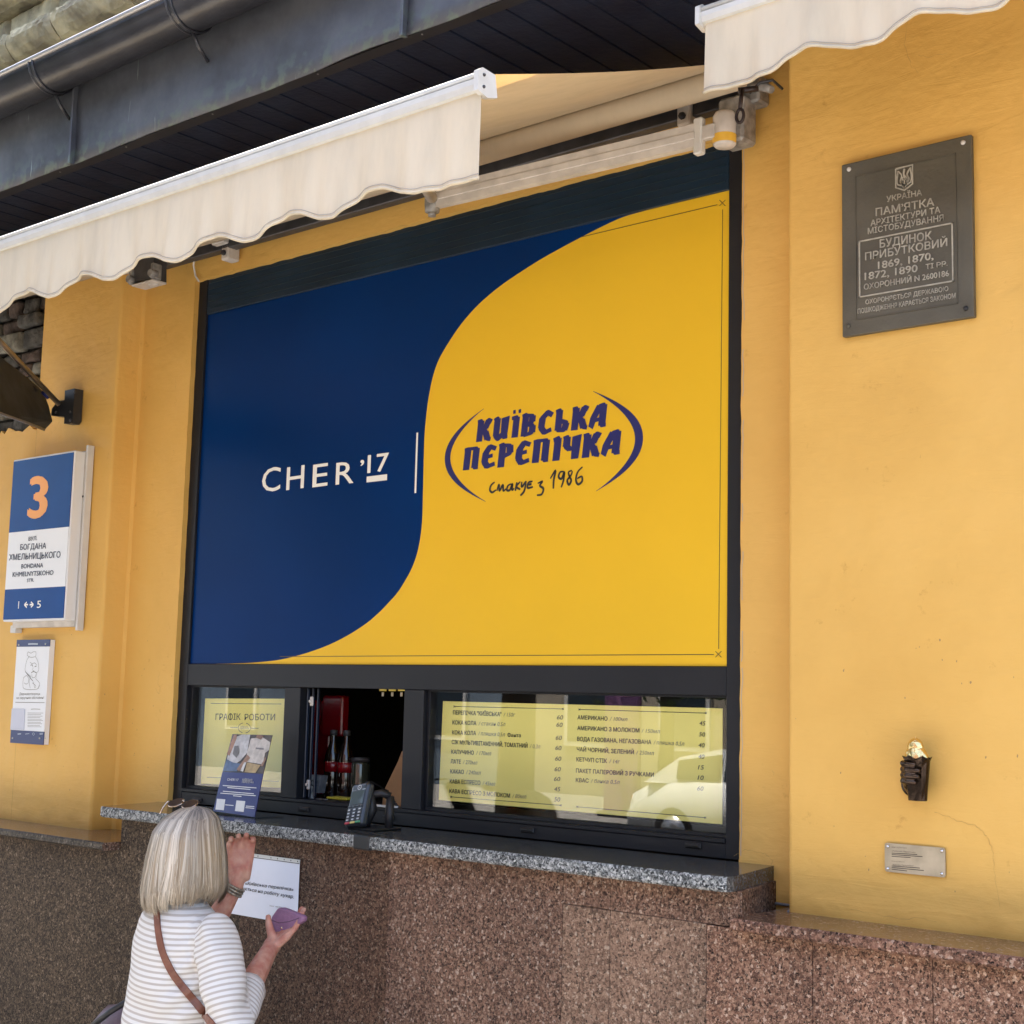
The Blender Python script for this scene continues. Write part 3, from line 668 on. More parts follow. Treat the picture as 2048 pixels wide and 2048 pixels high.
G = {
 'К': (.95, [[(.05, .97), (.22, 1), (.22, 0)], [(.3, .48), (.52, .62), (.66, .98), (.82, .9)], [(.4, .52), (.56, .4), (.7, .06), (.86, .03)]]),
 'И': (.98, [[(.04, .93), (.2, 1), (.2, .16), (.34, .02), (.6, .22)], [(.66, 1), (.66, .04), (.84, .06)]]),
 'Ї': (.56, [[(.04, .92), (.28, .96), (.28, 0)], [(.08, 1.22), (.16, 1.23)], [(.38, 1.22), (.46, 1.23)]]),
 'І': (.50, [[(.06, .93), (.26, 1), (.26, 0)]]),
 'В': (.92, [[(.05, .95), (.22, 1), (.22, 0)], [(.22, .97), (.6, .92), (.6, .62), (.34, .54), (.66, .44), (.66, .1), (.24, .02)]]),
 'С': (.88, [[(.72, .84), (.48, .98), (.22, .74), (.2, .28), (.42, .03), (.74, .14)]]),
 'Ь': (.86, [[(.05, .95), (.22, 1), (.22, .06), (.56, .03), (.64, .38), (.3, .5)]]),
 'А': (.98, [[(.10, .02), (.2, .45), (.46, .96), (.66, 1), (.66, .04), (.84, .06)], [(.2, .3), (.62, .36)]]),
 'П': (.98, [[(.05, .95), (.22, .98), (.22, 0)], [(.2, .98), (.68, .98), (.68, .04), (.84, .05)]]),
 'Е': (.86, [[(.72, .86), (.42, .98), (.22, .7), (.2, .26), (.38, .03), (.74, .13)], [(.22, .48), (.58, .54)]]),
 'Р': (.90, [[(.05, .95), (.22, 1), (.22, -.04)], [(.22, .97), (.6, .92), (.64, .56), (.32, .44)]]),
 'Ч': (.96, [[(.04, .95), (.2, 1), (.2, .58), (.38, .44), (.66, .5)], [(.68, 1), (.68, 0)]])}
def logo(word, BL, BR, hpx, y, mat, parent, nw=1.):
    a = P(*BL, y); b = P(*BR, y); h = P(BL[0], BL[1]-hpx, y).z-a.z
    tot = sum(G[c][0] for c in word); sx = (b.x-a.x)/tot; x = a.x; bm = B()
    for c in word:
        nib(bm, G[c][1], x, a.z+(b.z-a.z)*((x-a.x)/(b.x-a.x)), sx*.98, h, y, nw=nw); x += G[c][0]*sx
    return obj('lettering', bm, mat, parent)
logo('КИЇВСЬКА', q(1083, 330), q(1695, 256), 92/2.3, yp, M_NAVY, ban); logo('ПЕРЕПІЧКА', q(1022, 460), q(1760, 383), 94/2.3, yp, M_NAVY, ban)
def crescent(p0, p1, p2, wmax):
    a, b, c = (P(*q(*t), yp) for t in (p0, p1, p2)); a, b, c = Vector((a.x, a.z)), Vector((b.x, b.z)), Vector((c.x, c.z))
    ctrl = 2*b-.5*(a+c); pts = []; ws = []
    for i in range(33):
        t = i/32; pts.append(tuple((1-t)**2*a+2*t*(1-t)*ctrl+t*t*c)); ws.append(.0012+wmax*math.sin(math.pi*t)**1.2)
    bm = B(); ribbon(bm, pts, ws, yp-.0006); return obj('crescent', bm, M_NAVY, ban)
crescent((1122, 178), (955, 410), (1130, 605), .023); crescent((1625, 98), (1836, 310), (1638, 558), .027)
SCR = [[(1172, 516), (1156, 530), (1150, 552), (1161, 563), (1178, 552)], [(1182, 556), (1192, 526), (1194, 556), (1210, 528), (1212, 556), (1224, 546)], [(1250, 524), (1234, 532), (1228, 552), (1242, 552), (1254, 524), (1252, 552), (1262, 544)],
 [(1274, 516), (1267, 556)], [(1290, 514), (1272, 536), (1290, 550)], [(1297, 514), (1297, 538), (1316, 512)], [(1317, 510), (1308, 556), (1290, 578)], [(1347, 512), (1328, 518), (1324, 542), (1348, 538)], [(1327, 528), (1342, 525)],
 [(1370, 522), (1392, 512), (1380, 532), (1396, 546), (1388, 572), (1366, 576)], [(1428, 500), (1452, 462), (1444, 505), (1442, 546)], [(1492, 468), (1474, 470), (1466, 492), (1480, 500), (1493, 470), (1488, 510), (1478, 540)],
 [(1528, 462), (1512, 470), (1516, 490), (1524, 508), (1514, 528), (1506, 508), (1522, 486), (1530, 466)], [(1576, 446), (1554, 470), (1546, 505), (1556, 526), (1574, 512), (1572, 490), (1552, 500)]]
bm = B()
for i_, st in enumerate(SCR):
    w3 = [P(*q(*t), yp) for t in st]; c3 = cr([(p.x, p.z) for p in w3], 5)
    ribbon(bm, c3, [.0046+.0030*math.sin(3.1*k/len(c3)) for k in range(len(c3))], yp-.0006-.0001*(i_ % 3))
obj('lettering', bm, M_INK, ban)

# ------------------------------------------------------------------ posters behind the panes
z3 = lambda a, b: (360+a/3.864, 1340+b/3.864)
z4 = lambda a, b: (840+a/2.76, 1340+b/2.76)
YQ = .055
def sheet(parent, name, c, y, mat, th=.0015):
    pts = [P(*t, y) for t in c]; bm = B(); prism(bm, [(p.x, p.z) for p in pts], y, y+th); return obj(name, bm, mat, parent)
po = thing('opening_hours_poster', P(402, 1567, YQ), 'yellow opening hours poster taped inside the small left pane', 'poster')
sheet(po, 'sheet', [z3(195, 220), z3(162, 877), z3(800, 912), z3(825, 222)], YQ, M_PAPY)
bm = B()
for a, b in (((238, 258), (785, 263)), ((390, 445), (447, 446)), ((550, 449), (608, 451)), ((208, 828), (330, 833)), ((640, 856), (765, 860))): line(bm, z3(*a), z3(*b), YQ, .0022)
cc = P(*z3(498, 448), YQ)
for sgn in (1, -1): ribbon(bm, [(cc.x+sgn*.034*math.cos(t), cc.z+.018*math.sin(t)) for t in [(-1.3+2.6*i/10) for i in range(11)]], .0022, YQ-.0006)
obj('ornament', bm, M_GINK, po)
fit('ГРАФІК', z3(275, 386), z3(468, 385), 12.5, YQ, M_INK, po, bold=0); fit('РОБОТИ', z3(500, 388), z3(735, 388), 12.5, YQ, M_INK, po, bold=0)
fit('КИЇВСЬКА', z3(470, 443), z3(528, 444), 2.6, YQ, M_GINK, po); fit('ПЕРЕПІЧКА', z3(464, 456), z3(534, 457), 2.6, YQ, M_GINK, po)
mn = thing('menu_poster', P(877, 1600, YQ), 'wide yellow menu poster with two price columns inside the right pane', 'poster')
sheet(mn, 'sheet', [z4(127, 172), z4(103, 717), z4(1668, 852), z4(1670, 212)], YQ, M_PAPY)
bm = B()
for a, b in (((190, 201), (790, 215)), ((880, 218), (1578, 238)), ((172, 700), (778, 747)), ((868, 755), (1575, 815))):
    line(bm, z4(*a), z4(*b), YQ, .0018)
    for t in (a, b):
        for s in (1, -1): line(bm, z4(t[0]-5, t[1]-5*s), z4(t[0]+5, t[1]+5*s), YQ-.0003*(2+s), .0016)
obj('rule', bm, M_INK, mn)
MENU = [('ПЕРЕПІЧКА "КИЇВСЬКА"', 183, 245, 450, 256, ' / 150г', 525, 258, '60', 757, 272), ('КОКА КОЛА', 180, 300, 312, 305, ' / стакан 0,5л', 472, 310, '60', 754, 313),
 ('КОКА КОЛА', 178, 355, 310, 360, ' / пляшка 0,5л', 470, 367, '60', 750, 385), ('СІК МУЛЬТИВІТАМІННИЙ, ТОМАТНИЙ', 176, 408, 595, 430, ' / 0,3л', 665, 434, '60', 748, 441),
 ('КАПУЧИНО', 173, 462, 298, 468, ' / 170мл', 394, 472, '60', 747, 500), ('ЛАТЕ', 170, 515, 226, 518, ' / 270мл', 317, 523, '60', 744, 558), ('КАКАО', 168, 570, 243, 574, ' / 240мл', 336, 579, '60', 741, 612),
 ('КАВА ЕСПРЕСО', 165, 625, 334, 634, ' / 45мл', 416, 640, '45', 742, 668), ('КАВА ЕСПРЕСО З МОЛОКОМ', 163, 678, 498, 705, ' / 80мл', 588, 710, '50', 741, 725),
 ('АМЕРИКАНО', 870, 272, 1036, 280, ' / 100мл', 1146, 283, '45', 1543, 305), ('АМЕРИКАНО З МОЛОКОМ', 869, 331, 1212, 345, ' / 150мл', 1326, 350, '50', 1541, 366),
 ('ВОДА ГАЗОВАНА, НЕГАЗОВАНА', 868, 391, 1278, 410, ' / пляшка 0,5л', 1460, 418, '40', 1538, 426), ('ЧАЙ ЧОРНИЙ, ЗЕЛЕНИЙ', 866, 448, 1182, 465, ' / 250мл', 1293, 470, '40', 1537, 489),
 ('КЕТЧУП СТІК', 864, 504, 1033, 513, ' / 14г', 1105, 517, '15', 1535, 548), ('ПАКЕТ ПАПЕРОВИЙ З РУЧКАМИ', 862, 566, 1292, 590, None, 0, 0, '10', 1533, 605), ('КВАС', 861, 618, 932, 622, ' / банка 0,5л', 1103, 630, '60', 1532, 665)]
for s, x0, y0, x1, y1, s2, x2, y2, pr, px, py in MENU:
    fit(s, z4(x0, y0), z4(x1, y1), 8.2, YQ, M_INK, mn, bold=.022, name='menu_line')
    if s2: fit(s2.strip(), z4(x1+12, y1), z4(x2, y2), 8.0, YQ, M_GINK, mn, shear=.2, name='menu_line')
    fit(pr, z4(px, py), z4(px+34, py+2), 9., YQ, M_INK, mn, shear=.2, bold=.005, name='price')
fit('Фанта', z4(484, 368), z4(558, 371), 7.5, YQ, M_INK, mn, bold=.01, name='menu_line')

# ------------------------------------------------------------------ interior
room = thing('kiosk_interior', (-3.3, .7, 1.0), 'dark unlit kiosk room seen through the open serving hatch', 'room')
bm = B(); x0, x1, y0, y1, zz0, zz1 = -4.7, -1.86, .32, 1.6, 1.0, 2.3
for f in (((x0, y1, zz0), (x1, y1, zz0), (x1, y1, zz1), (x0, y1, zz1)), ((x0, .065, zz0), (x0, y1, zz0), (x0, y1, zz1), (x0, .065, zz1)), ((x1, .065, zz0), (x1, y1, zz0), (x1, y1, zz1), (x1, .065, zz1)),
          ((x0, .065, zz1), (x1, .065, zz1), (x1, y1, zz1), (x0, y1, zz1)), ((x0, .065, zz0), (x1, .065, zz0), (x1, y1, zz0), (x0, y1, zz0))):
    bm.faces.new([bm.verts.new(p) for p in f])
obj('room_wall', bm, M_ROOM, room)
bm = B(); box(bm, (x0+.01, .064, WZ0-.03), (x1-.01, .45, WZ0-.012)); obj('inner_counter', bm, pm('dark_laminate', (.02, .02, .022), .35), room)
YI = .30
zi = lambda a, b, y=YI: P(580+a/6.036, 1360+b/6.036, y)
rm = thing('drink_machine', zi(330, 1150), 'glossy red drinks machine behind the left side of the hatch', 'machine')
a = zi(240, 235); b = zi(520, 1150); bm = B(); box(bm, (a.x-.12, YI, WZ0-.01), (b.x-.03, YI+.03, a.z), .012, seg=3); obj('body', bm, M_RED, rm)
a = zi(430, 215); b = zi(665, 690); bm = B(); box(bm, (a.x, YI-.02, b.z), (b.x, YI+.02, a.z+.01), .012, seg=3); obj('front_cover', bm, M_RED, rm)
def bottle(u, v0, h, label, liquid, lcol):
    base = zi(u, v0, .22); base.z = WZ0-.012
    t = thing('bottle', base, label, 'bottle', 'cola bottles in the hatch')
    bm = B(); lathe(bm, [(.028, 0), (.031, .01), (.031, .09), (.027, .11), (.031, .13), (.026, .16), (.012, .20), (.011, .225), (.011, .226)], base, 16); obj('body', bm, liquid, t, True)
    bm = B(); lathe(bm, [(.0316, .095), (.0305, .115), (.0316, .13)], base, 16); obj('label_band', bm, lcol, t, True)
    bm = B(); lathe(bm, [(.0135, .222), (.0135, .24), (.001, .241)], base, 12); obj('cap', bm, M_DKG, t, True)
M_COLA = pm('dark_cola', (.012, .005, .003), .08, coat=.6)
bottle(500, 1400, .24, 'dark cola bottle left of its twin, in front of the red machine', M_COLA, M_RED)
bottle(660, 1400, .24, 'dark cola bottle right of its twin, next to the glass jar', M_COLA, M_RED)
p = zi(838, 1400, .24); p.z = WZ0-.012
t = thing('glass_jar', p, 'tall clear glass jar right of the cola bottles', 'jar')
bm = B(); lathe(bm, [(.032, 0), (.034, .01), (.034, .125), (.031, .135)], p, 20); obj('body', bm, pm('jar_glass', (.035, .038, .025), .08, coat=.8), t, True)
bm = B(); lathe(bm, [(.033, .135), (.033, .148), (.002, .15)], p, 20); obj('lid', bm, M_DKG, t, True)
p = zi(335, 1380, .12); p.z = WZ0
t = thing('sachet_holder', p, 'small grey holder of printed sachets at the left of the hatch', 'holder')
bm = B(); prism(bm, [(p.x-.035, p.z+.075), (p.x+.038, p.z+.075), (p.x+.024, p.z+.015), (p.x-.022, p.z+.015)], .10, .13); obj('body', bm, pm('silver_film', (.28, .30, .34), .3, metal=.5, var=.3, vscale=40), t)
bm = B(); ribbon(bm, [(p.x-.014, p.z+.05), (p.x-.006, p.z+.058), (p.x+.002, p.z+.05), (p.x+.010, p.z+.058), (p.x+.018, p.z+.05)], .004, .0985); ribbon(bm, [(p.x-.012, p.z+.043), (p.x+.002, p.z+.036), (p.x+.016, p.z+.043)], .005, .0983); obj('emblem', bm, M_INK, t)
bm = B(); box(bm, (p.x-.02, .10, WZ0-.01), (p.x-.013, .115, WZ0+.03)); box(bm, (p.x-.03, .10, WZ0-.011), (p.x+.03, .14, WZ0-.006)); obj('foot', bm, M_WPLAS, t)
bm = B(); a = zi(475, 1455, .1); b = zi(670, 1415, .1); box(bm, (a.x, .085, WZ0+.0005), (b.x+.02, .14, WZ0+.008), .002); tag(obj('tray', bm, pm('yellow_plastic', (.5, .45, .05), .4)), 'flat yellow tray lying on the sill inside the hatch', 'tray')
bm = B(); prism(bm, [(zi(1140, 1450, .15).x, WZ0-.01), (zi(1165, 1320, .15).x, zi(1165, 1320, .15).z), (zi(1330, 980, .15).x, zi(1330, 980, .15).z), (zi(1375, 860, .15).x, zi(1375, 860, .15).z), (zi(1420, 860, .15).x, zi(1420, 860, .15).z), (zi(1420, 860, .15).x, WZ0-.01)], .14, .20)
tag(obj('paper_bag', bm, pm('kraft_paper', (.36, .20, .09), .7, var=.2, vscale=14)), 'brown kraft paper bag leaning at the right side of the hatch', 'bag')
bm = B(); a = zi(1010, 1510, .03); b = zi(1340, 1560, .02)
prism(bm, [(a.x, .012), (b.x, .006), (b.x-.012, -.018), (a.x+.01, -.004)], WZ0+.0005, WZ0+.006, ax='z'); tag(obj('paper_pad', bm, M_WPLAS), 'white notepad on the hatch sill right of the card terminal', 'notepad')
for k, (u, s) in enumerate(((1115, 'leftmost'), (1230, 'middle'), (1340, 'rightmost'))):
    p = zi(u, 120, .2); bm = B(); box(bm, (p.x-.016, .2, p.z-.004), (p.x+.016, .206, p.z+.02), .001)
    t = thing('price_tag', p, 'yellow price tag hanging at the top of the hatch, %s of the three' % s, 'tag', 'price tags in the hatch'); obj('card', bm, M_PAPY, t)
    bm = B(); box(bm, (p.x-.004, .2, p.z-.022), (p.x+.006, .204, p.z-.008), .001); obj('hook', bm, M_WPLAS, t)

# ------------------------------------------------------------------ leaflet card on the counter
cl = P(425, 1622, -.19); cl.z = ZB
lc = thing('leaflet_stand', cl, 'leaning leaflet stand, fashion photo above a navy blue card, on the left of the counter', 'stand')
def lean(u, v, zb=ZB, yb=-.20, sl=.30):        # a point on the leaning sheet
    d = WF + (u-1024)/F*RX - (v-1024)/F*UP
    # plane: y - yb = sl*(z-zb)
    t = (yb - sl*(zb) - CAM.y + sl*CAM.z)/(d.y - sl*d.z)
    return CAM+t*d
def lsheet(name, c, mat, off=0, parent=lc, th=.003):
    n = Vector((0, -1, .30)).normalized(); pts = [lean(*t)+n*off for t in c]; bm = B()
    a = [bm.verts.new(p) for p in pts]; b = [bm.verts.new(p-n*th) for p in pts]
    bm.faces.new(a); bm.faces.new(b[::-1])
    for i in range(len(a)): bm.faces.new((a[i], a[(i+1) % len(a)], b[(i+1) % len(a)], b[i]))
    return obj(name, bm, mat, parent)
M_CARD = pm('navy_card', (.035, .04, .17), .3, coat=.3)
lsheet('card', [z3(328, 787), z3(255, 1090), z3(575, 1135), z3(640, 803)], M_CARD)
ph = lsheet('photo', [z3(405, 495), z3(329, 786), z3(641, 802), z3(712, 503)], pm('photo_dark', (.10, .08, .07), .3, coat=.4, var=.5, vscale=30))
def pp(c, col, k): return lsheet('photo_patch', [z3(*t) for t in c], pm('photo_tone', col, .35, coat=.4, var=.25, vscale=60), .0012+.0004*k, ph, .0003)
pp([(395, 560), (365, 690), (430, 725), (470, 700), (520, 640), (545, 500), (480, 500), (430, 520)], (.55, .55, .56), 0)
pp([(550, 530), (520, 640), (515, 710), (640, 730), (660, 640), (690, 620), (700, 560), (640, 520)], (.58, .54, .50), 0)
pp([(365, 690), (332, 782), (440, 785), (470, 725), (410, 715)], (.10, .15, .26), 1)
pp([(520, 715), (500, 790), (585, 797), (625, 735)], (.45, .33, .16), 1)
pp([(420, 502), (365, 650), (385, 665), (440, 530), (442, 502)], (.35, .19, .12), 2)
pp([(525, 655), (440, 770), (462, 782), (545, 680)], (.35, .20, .13), 2)
pp([(650, 700), (625, 740), (640, 748), (668, 690), (660, 670)], (.33, .20, .14), 2)
pp([(425, 590), (410, 650), (440, 680), (462, 640), (455, 585)], (.18, .17, .17), 3)
pp([(600, 500), (590, 525), (630, 540), (650, 510)], (.28, .16, .11), 3)
pp([(590, 600), (588, 612), (650, 618), (652, 606)], (.20, .19, .20), 3)
pp([(470, 780), (500, 715), (516, 715), (490, 788)], (.7, .7, .7), 3)
def lfit(s, a, b, h, mat, bold=0, name='lettering'):
    me = text_mesh(s, bold); n = len(me.vertices); co = np.empty(n*3, 'f'); me.vertices.foreach_get('co', co); co = co.reshape(-1, 3)
    A = lean(*z3(*a)); Bq = lean(*z3(*b)); H = (lean(z3(*a)[0]+h*.2, z3(*a)[1]-h)-A); nn = Vector((0, -1, .30)).normalized()*.0012
    x = co[:, 0]; u = (x-x.min())/(x.max()-x.min()); w2 = co[:, 1]/CAPH
    for i in range(n): me.vertices[i].co = A+(Bq-A)*float(u[i])+H*float(w2[i])+nn
    return link(name, me, mat, lc)
lfit('CHER’17', (365, 855), (452, 860), 5, M_WINK); lfit('КИЇВСЬКА', (482, 855), (560, 858), 4, M_WINK, .02); lfit('ПЕРЕПІЧКА', (480, 872), (571, 877), 4, M_WINK, .02)
for a, b in (((332, 893), (592, 912)), ((367, 908), (545, 924)), ((333, 937), (572, 957)), ((314, 952), (587, 972)), ((412, 972), (476, 978)), ((350, 1042), (415, 1048)), ((510, 1052), (575, 1056)), ((508, 1064), (575, 1070))):
    lsheet('text_line', [z3(a[0], a[1]-3), z3(a[0], a[1]+3), z3(b[0], b[1]+3), z3(b[0], b[1]-3)], M_WINK, .001, lc, .0003)
for c in ([(287, 995), (275, 1078), (340, 1085), (352, 1000)], [(438, 1008), (426, 1090), (493, 1097), (506, 1014)]):
    lsheet('white_square', [z3(*t) for t in c], M_WINK, .001, lc, .0003)
bm = B(); box(bm, (lean(*z3(575, 1135)).x-.19, -.215, ZB+.0005), (lean(*z3(575, 1135)).x+.03, -.10, ZB+.004), .001); obj('foot', bm, glass('clear_acrylic', .05, (.8, .85, .9)), lc)

# ------------------------------------------------------------------ card terminal
zt = lambda a, b, y: P(580+a/6.036, 1360+b/6.036, y)
tp = zt(800, 1770, -.21); tp.z = ZB
tm = thing('card_terminal', tp, 'black handheld card terminal with keypad propped on its stand on the counter', 'card terminal')
# terminal built upright in its own frame then leaned back
BLp = Vector((zt(640, 1780, -.235).x, -.235, zt(640, 1780, -.235).z)); TLp = zt(745, 1255, -.185)
w_ = .080; h_ = (TLp-BLp).length
up = (TLp-BLp).normalized(); rt = Vector((.97, -.10, 0)); rt = (rt-up*rt.dot(up)).normalized(); nn = rt.cross(up)
TM = Matrix(((rt.x, nn.x*-1, up.x, BLp.x), (rt.y, -nn.y, up.y, BLp.y), (rt.z, -nn.z, up.z, BLp.z), (0, 0, 0, 1)))   # local: x right, y back, z up
def tobj(name, bm, mat, parent=tm, smooth=False):
    bmesh.ops.transform(bm, matrix=TM, verts=bm.verts); return obj(name, bm, mat, parent, smooth)
bm = B(); box(bm, (0, .0, 0), (w_, .032, h_), .012, seg=4); tobj('body', bm, pm('terminal_plastic', (.022, .026, .033), .3, coat=.2), smooth=False)
bm = B(); box(bm, (.010, -.0015, h_*.49), (w_-.010, .001, h_*.80), .001); tobj('screen', bm, pm('lcd_screen', (.05, .065, .065), .12, coat=.6))
bm = B(); 
pts = [(w_*.53+.008*math.cos(t), h_*.88+.007*math.sin(t)) for t in [6.283*i/14 for i in range(15)]]; ribbon(bm, pts, .0025, -.0008); rect(bm, w_*.53-.003, h_*.875, w_*.53+.003, h_*.888, -.0008)
rect(bm, .012, h_*.822, .03, h_*.826, -.0008); rect(bm, w_-.022, h_*.815, w_-.008, h_*.83, -.0008); tobj('mark', bm, pm('silver_print', (.55, .57, .58), .4))
M_KEY = pm('terminal_key', (.05, .055, .06), .4)
for r_ in range(5):
    for c_ in range(3 if r_ else 4):
        if r_ == 0: cx = .013+.018*c_; cz = h_*.45; sx, sz = .007, .0025; mt = M_KEY
        else:
            cx = .016+.024*c_; cz = h_*(.37-.075*(r_-1)); sx, sz = .0085, .0045; mt = M_KEY
        bm = B(); box(bm, (cx-sx, -.0025, cz-sz), (cx+sx, .001, cz+sz), .001); tobj('key', bm, mt)
        if r_:
            bm = B(); rect(bm, cx-sx*.55, cz-sz*.5, cx+sx*.6, cz+sz*.5, -.003); tobj('key_mark', bm, pm('key_print', (.5, .52, .53), .4))
for c_, col in enumerate(((.55, .03, .04), (.70, .58, .16), (.05, .30, .12))):
    cx = .016+.024*c_; bm = B(); box(bm, (cx-.0105, -.003, h_*.055), (cx+.0105, .001, h_*.105), .0015); tobj('key', bm, pm('colour_key', col, .35))
sp = zt(930, 1500, -.17); bx = sp.x+.01
bm = B()
tube(bm, [(bx, -.175, ZB+.12), (bx+.012, -.17, ZB+.06), (bx-.004, -.185, ZB+.004)], [.016, .017, .014], 8); tube(bm, [(bx+.05, -.13, ZB+.10), (bx+.058, -.14, ZB+.05), (bx+.062, -.145, ZB+.004)], [.012, .014, .012], 8)
tube(bm, [(bx-.004, -.175, ZB+.10), (bx+.03, -.15, ZB+.11), (bx+.05, -.13, ZB+.10)], .012, 8); box(bm, (bx-.03, -.22, ZB+.0005), (bx+.075, -.10, ZB+.008), .003)
obj('stand', bm, M_BLK, tm)
p = P(722, 1672, YC-.003); bm = B(); box(bm, (p.x-.034, YC-.004, ZB-.040), (p.x+.034, YC+.05, ZB+.003), .006, seg=2); obj('edge_clamp', bm, pm('dark_slate_clip', (.014, .016, .018), .5), tm)
bm = B(); pts = [zt(920, 1232, -.15), zt(985, 1228, -.08), zt(1080, 1280, -.02), zt(1160, 1335, .02)]
for i in range(26):
    t = i/25; c = zt(1170+t*120, 1340+t*180, .03); pts.append(c+Vector((.006*math.cos(i*2.1), 0, .006*math.sin(i*2.1))))
pts.append(zt(1330, 1560, .06)); tube(bm, pts, .0028, 6); obj('cable', bm, M_BLK, tm)

# ------------------------------------------------------------------ house number sign
YS = -.205
hn = thing('house_number_sign', P(10, 1245, YW), 'blue and white street sign with orange number 3 on the left pier', 'sign')
x0, x1 = P(28, 923, YS).x, P(147, 907, YS).x; z0, z1 = 2.216, 2.860
bm = B(); box(bm, (x0-.006, YS+.002, z0-.008), (x1+.006, YW-.035, z1+.008), .003); obj('light_box', bm, M_WHITE, hn)
bm = B(); box(bm, (x0-.01, YW-.036, z0-.03), (x1+.004, YW-.002, z1+.012)); obj('back_tray', bm, M_ALUD, hn)
xb = P(178, 893, YW-.03).x; bm = B(); box(bm, (x1+.005, YW-.034, z0-.045), (xb, YW-.004, z1+.035), .002); obj('mounting_rail', bm, M_WPLAS, hn); bm = B(); box(bm, (x0-.03, YW-.034, z0-.05), (x0+.012, YW-.004, z0-.02), .002); obj('mounting_rail', bm, M_WPLAS, hn)
zs = lambda a, b: (a/4.83, 880+b/4.83)
za, zb_ = P(*zs(150, 890), YS).z, P(*zs(150, 1440), YS).z
bm = B(); prism(bm, [(x0, za), (x1, za), (x1, z1), (x0, z1)], YS-.001, YS+.002); obj('blue_field', bm, M_SBLUE, hn); bm = B(); prism(bm, [(x0, z0), (x1, z0), (x1, zb_), (x0, zb_)], YS-.001, YS+.002); obj('blue_field', bm, M_SBLUE, hn)
bm = B(); prism(bm, [(x0, zb_), (x1, zb_), (x1, za), (x0, za)], YS-.0009, YS+.002); obj('white_field', bm, M_WHITE, hn)
ys = YS-.001
fit('3', zs(262, 745), zs(455, 740), 82, ys, M_ORNG, hn, bold=.035)
M_DINK = pm('dark_blue_ink', (.012, .03, .07), .5)
for s, x, yb, x2, yb2, h in (('ВУЛ.', 276, 975, 360, 966, 38), ('БОГДАНА', 195, 1063, 446, 1048, 54), ('ХМЕЛЬНИЦЬКОГО', 88, 1163, 584, 1135, 58), ('BOHDANA', 206, 1242, 418, 1230, 44), ('KHMELNYTSKOHO', 122, 1322, 517, 1302, 46), ('STR.', 261, 1373, 330, 1368, 34)):
    fit(s, zs(x, yb), zs(x2, yb2), h/4.83, ys, M_DINK, hn, bold=.018)
fit('1', zs(176, 1628), zs(200, 1626), 15, ys, M_WINK, hn, bold=.02, keep=1.); fit('5', zs(357, 1622), zs(396, 1620), 15, ys, M_WINK, hn, bold=.01)
bm = B()
for tip, tail in (((236, 1592), (272, 1590)), ((324, 1590), (288, 1591))):
    s = 1 if tip[0] < tail[0] else -1
    line(bm, zs(*tip), zs(*tail), ys, .006); line(bm, zs(*tip), zs(tip[0]+24*s, tip[1]-26), ys-.0002, .006); line(bm, zs(*tip), zs(tip[0]+24*s, tip[1]+26), ys-.0004, .006)
obj('arrow', bm, M_WINK, hn)
for a, b in ((802, 545), (735, 1423)):
    p = P(*zs(a, b), YW-.036); bm = B(); lathe(bm, [(.005, 0), (.004, -.003), (.0005, -.004)], p, 10, 'y'); obj('screw', bm, M_DKG, hn)

# ------------------------------------------------------------------ information plate
YI2 = -.145
ip = thing('information_plate', P(23, 1486, YI2), 'narrow white information plate with line portrait and navy bands below the street sign', 'plaque')
zp = lambda a, b: (a/8.05, 1260+b/8.05)
x0, x1 = P(*zp(275, 200), YI2).x, P(*zp(805, 160), YI2).x; z0, z1 = 1.728, 2.137
bm = B(); prism(bm, [(x0, z0), (x1, z0), (x1, z1), (x0, z1)], YI2, YW-.002); obj('board', bm, M_WHITE, ip)
M_PNAVY = pm('plate_navy', (.012, .03, .13), .35)
bm = B(); h = .027; prism(bm, [(x0-.001, z1-h), (x1+.001, z1-h), (x1+.001, z1+.001), (x0-.001, z1+.001)], YI2-.001, YI2+.002); obj('band', bm, M_PNAVY, ip); bm = B(); prism(bm, [(x0-.001, z0-.001), (x1+.001, z0-.001), (x1+.001, z0+.05), (x0-.001, z0+.05)], YI2-.001, YI2+.002); obj('band', bm, M_PNAVY, ip)
bm = B(); pz = [P(*zp(*t), YI2) for t in ((200, 1262), (175, 1603), (390, 1608), (405, 1272))]; prism(bm, [(p.x, p.z) for p in pz], YI2-.003, YI2-.0002); obj('white_square', bm, pm('pale_lilac_card', (.55, .57, .66), .4), ip)
y_ = YI2
bm = B()
def pl(pts, w=.0016, yy=y_):
    q2 = [P(*zp(*t), yy) for t in pts]; ribbon(bm, cr([(p.x, p.z) for p in q2], 4), w, yy-.0006)
pl([(455, 350), (440, 400), (470, 430), (520, 440), (575, 420), (580, 350)]); pl([(470, 430), (430, 500), (405, 640), (440, 700), (500, 750)]); pl([(575, 430), (615, 520), (625, 640), (590, 700), (580, 790)])
pl([(455, 352), (500, 372), (540, 350), (580, 352)]); pl([(485, 520), (520, 540), (560, 530), (590, 560)]); pl([(495, 570), (520, 560), (530, 590)], .003); pl([(560, 590), (590, 580)], .003)
pl([(535, 600), (530, 650), (555, 660)]); pl([(505, 690), (540, 670), (590, 690)], .003); pl([(515, 710), (520, 760), (560, 765), (585, 710)]); pl([(500, 750), (470, 830), (490, 940)]); pl([(580, 790), (640, 860), (610, 940)])
pl([(385, 760), (370, 860), (400, 950), (600, 950), (640, 880)]); pl([(385, 765), (430, 735), (460, 780), (455, 850), (420, 870), (390, 850)]); pl([(540, 830), (560, 930)]); pl([(520, 850), (580, 900), (560, 935)]); pl([(410, 670), (480, 760), (530, 820)], .003)
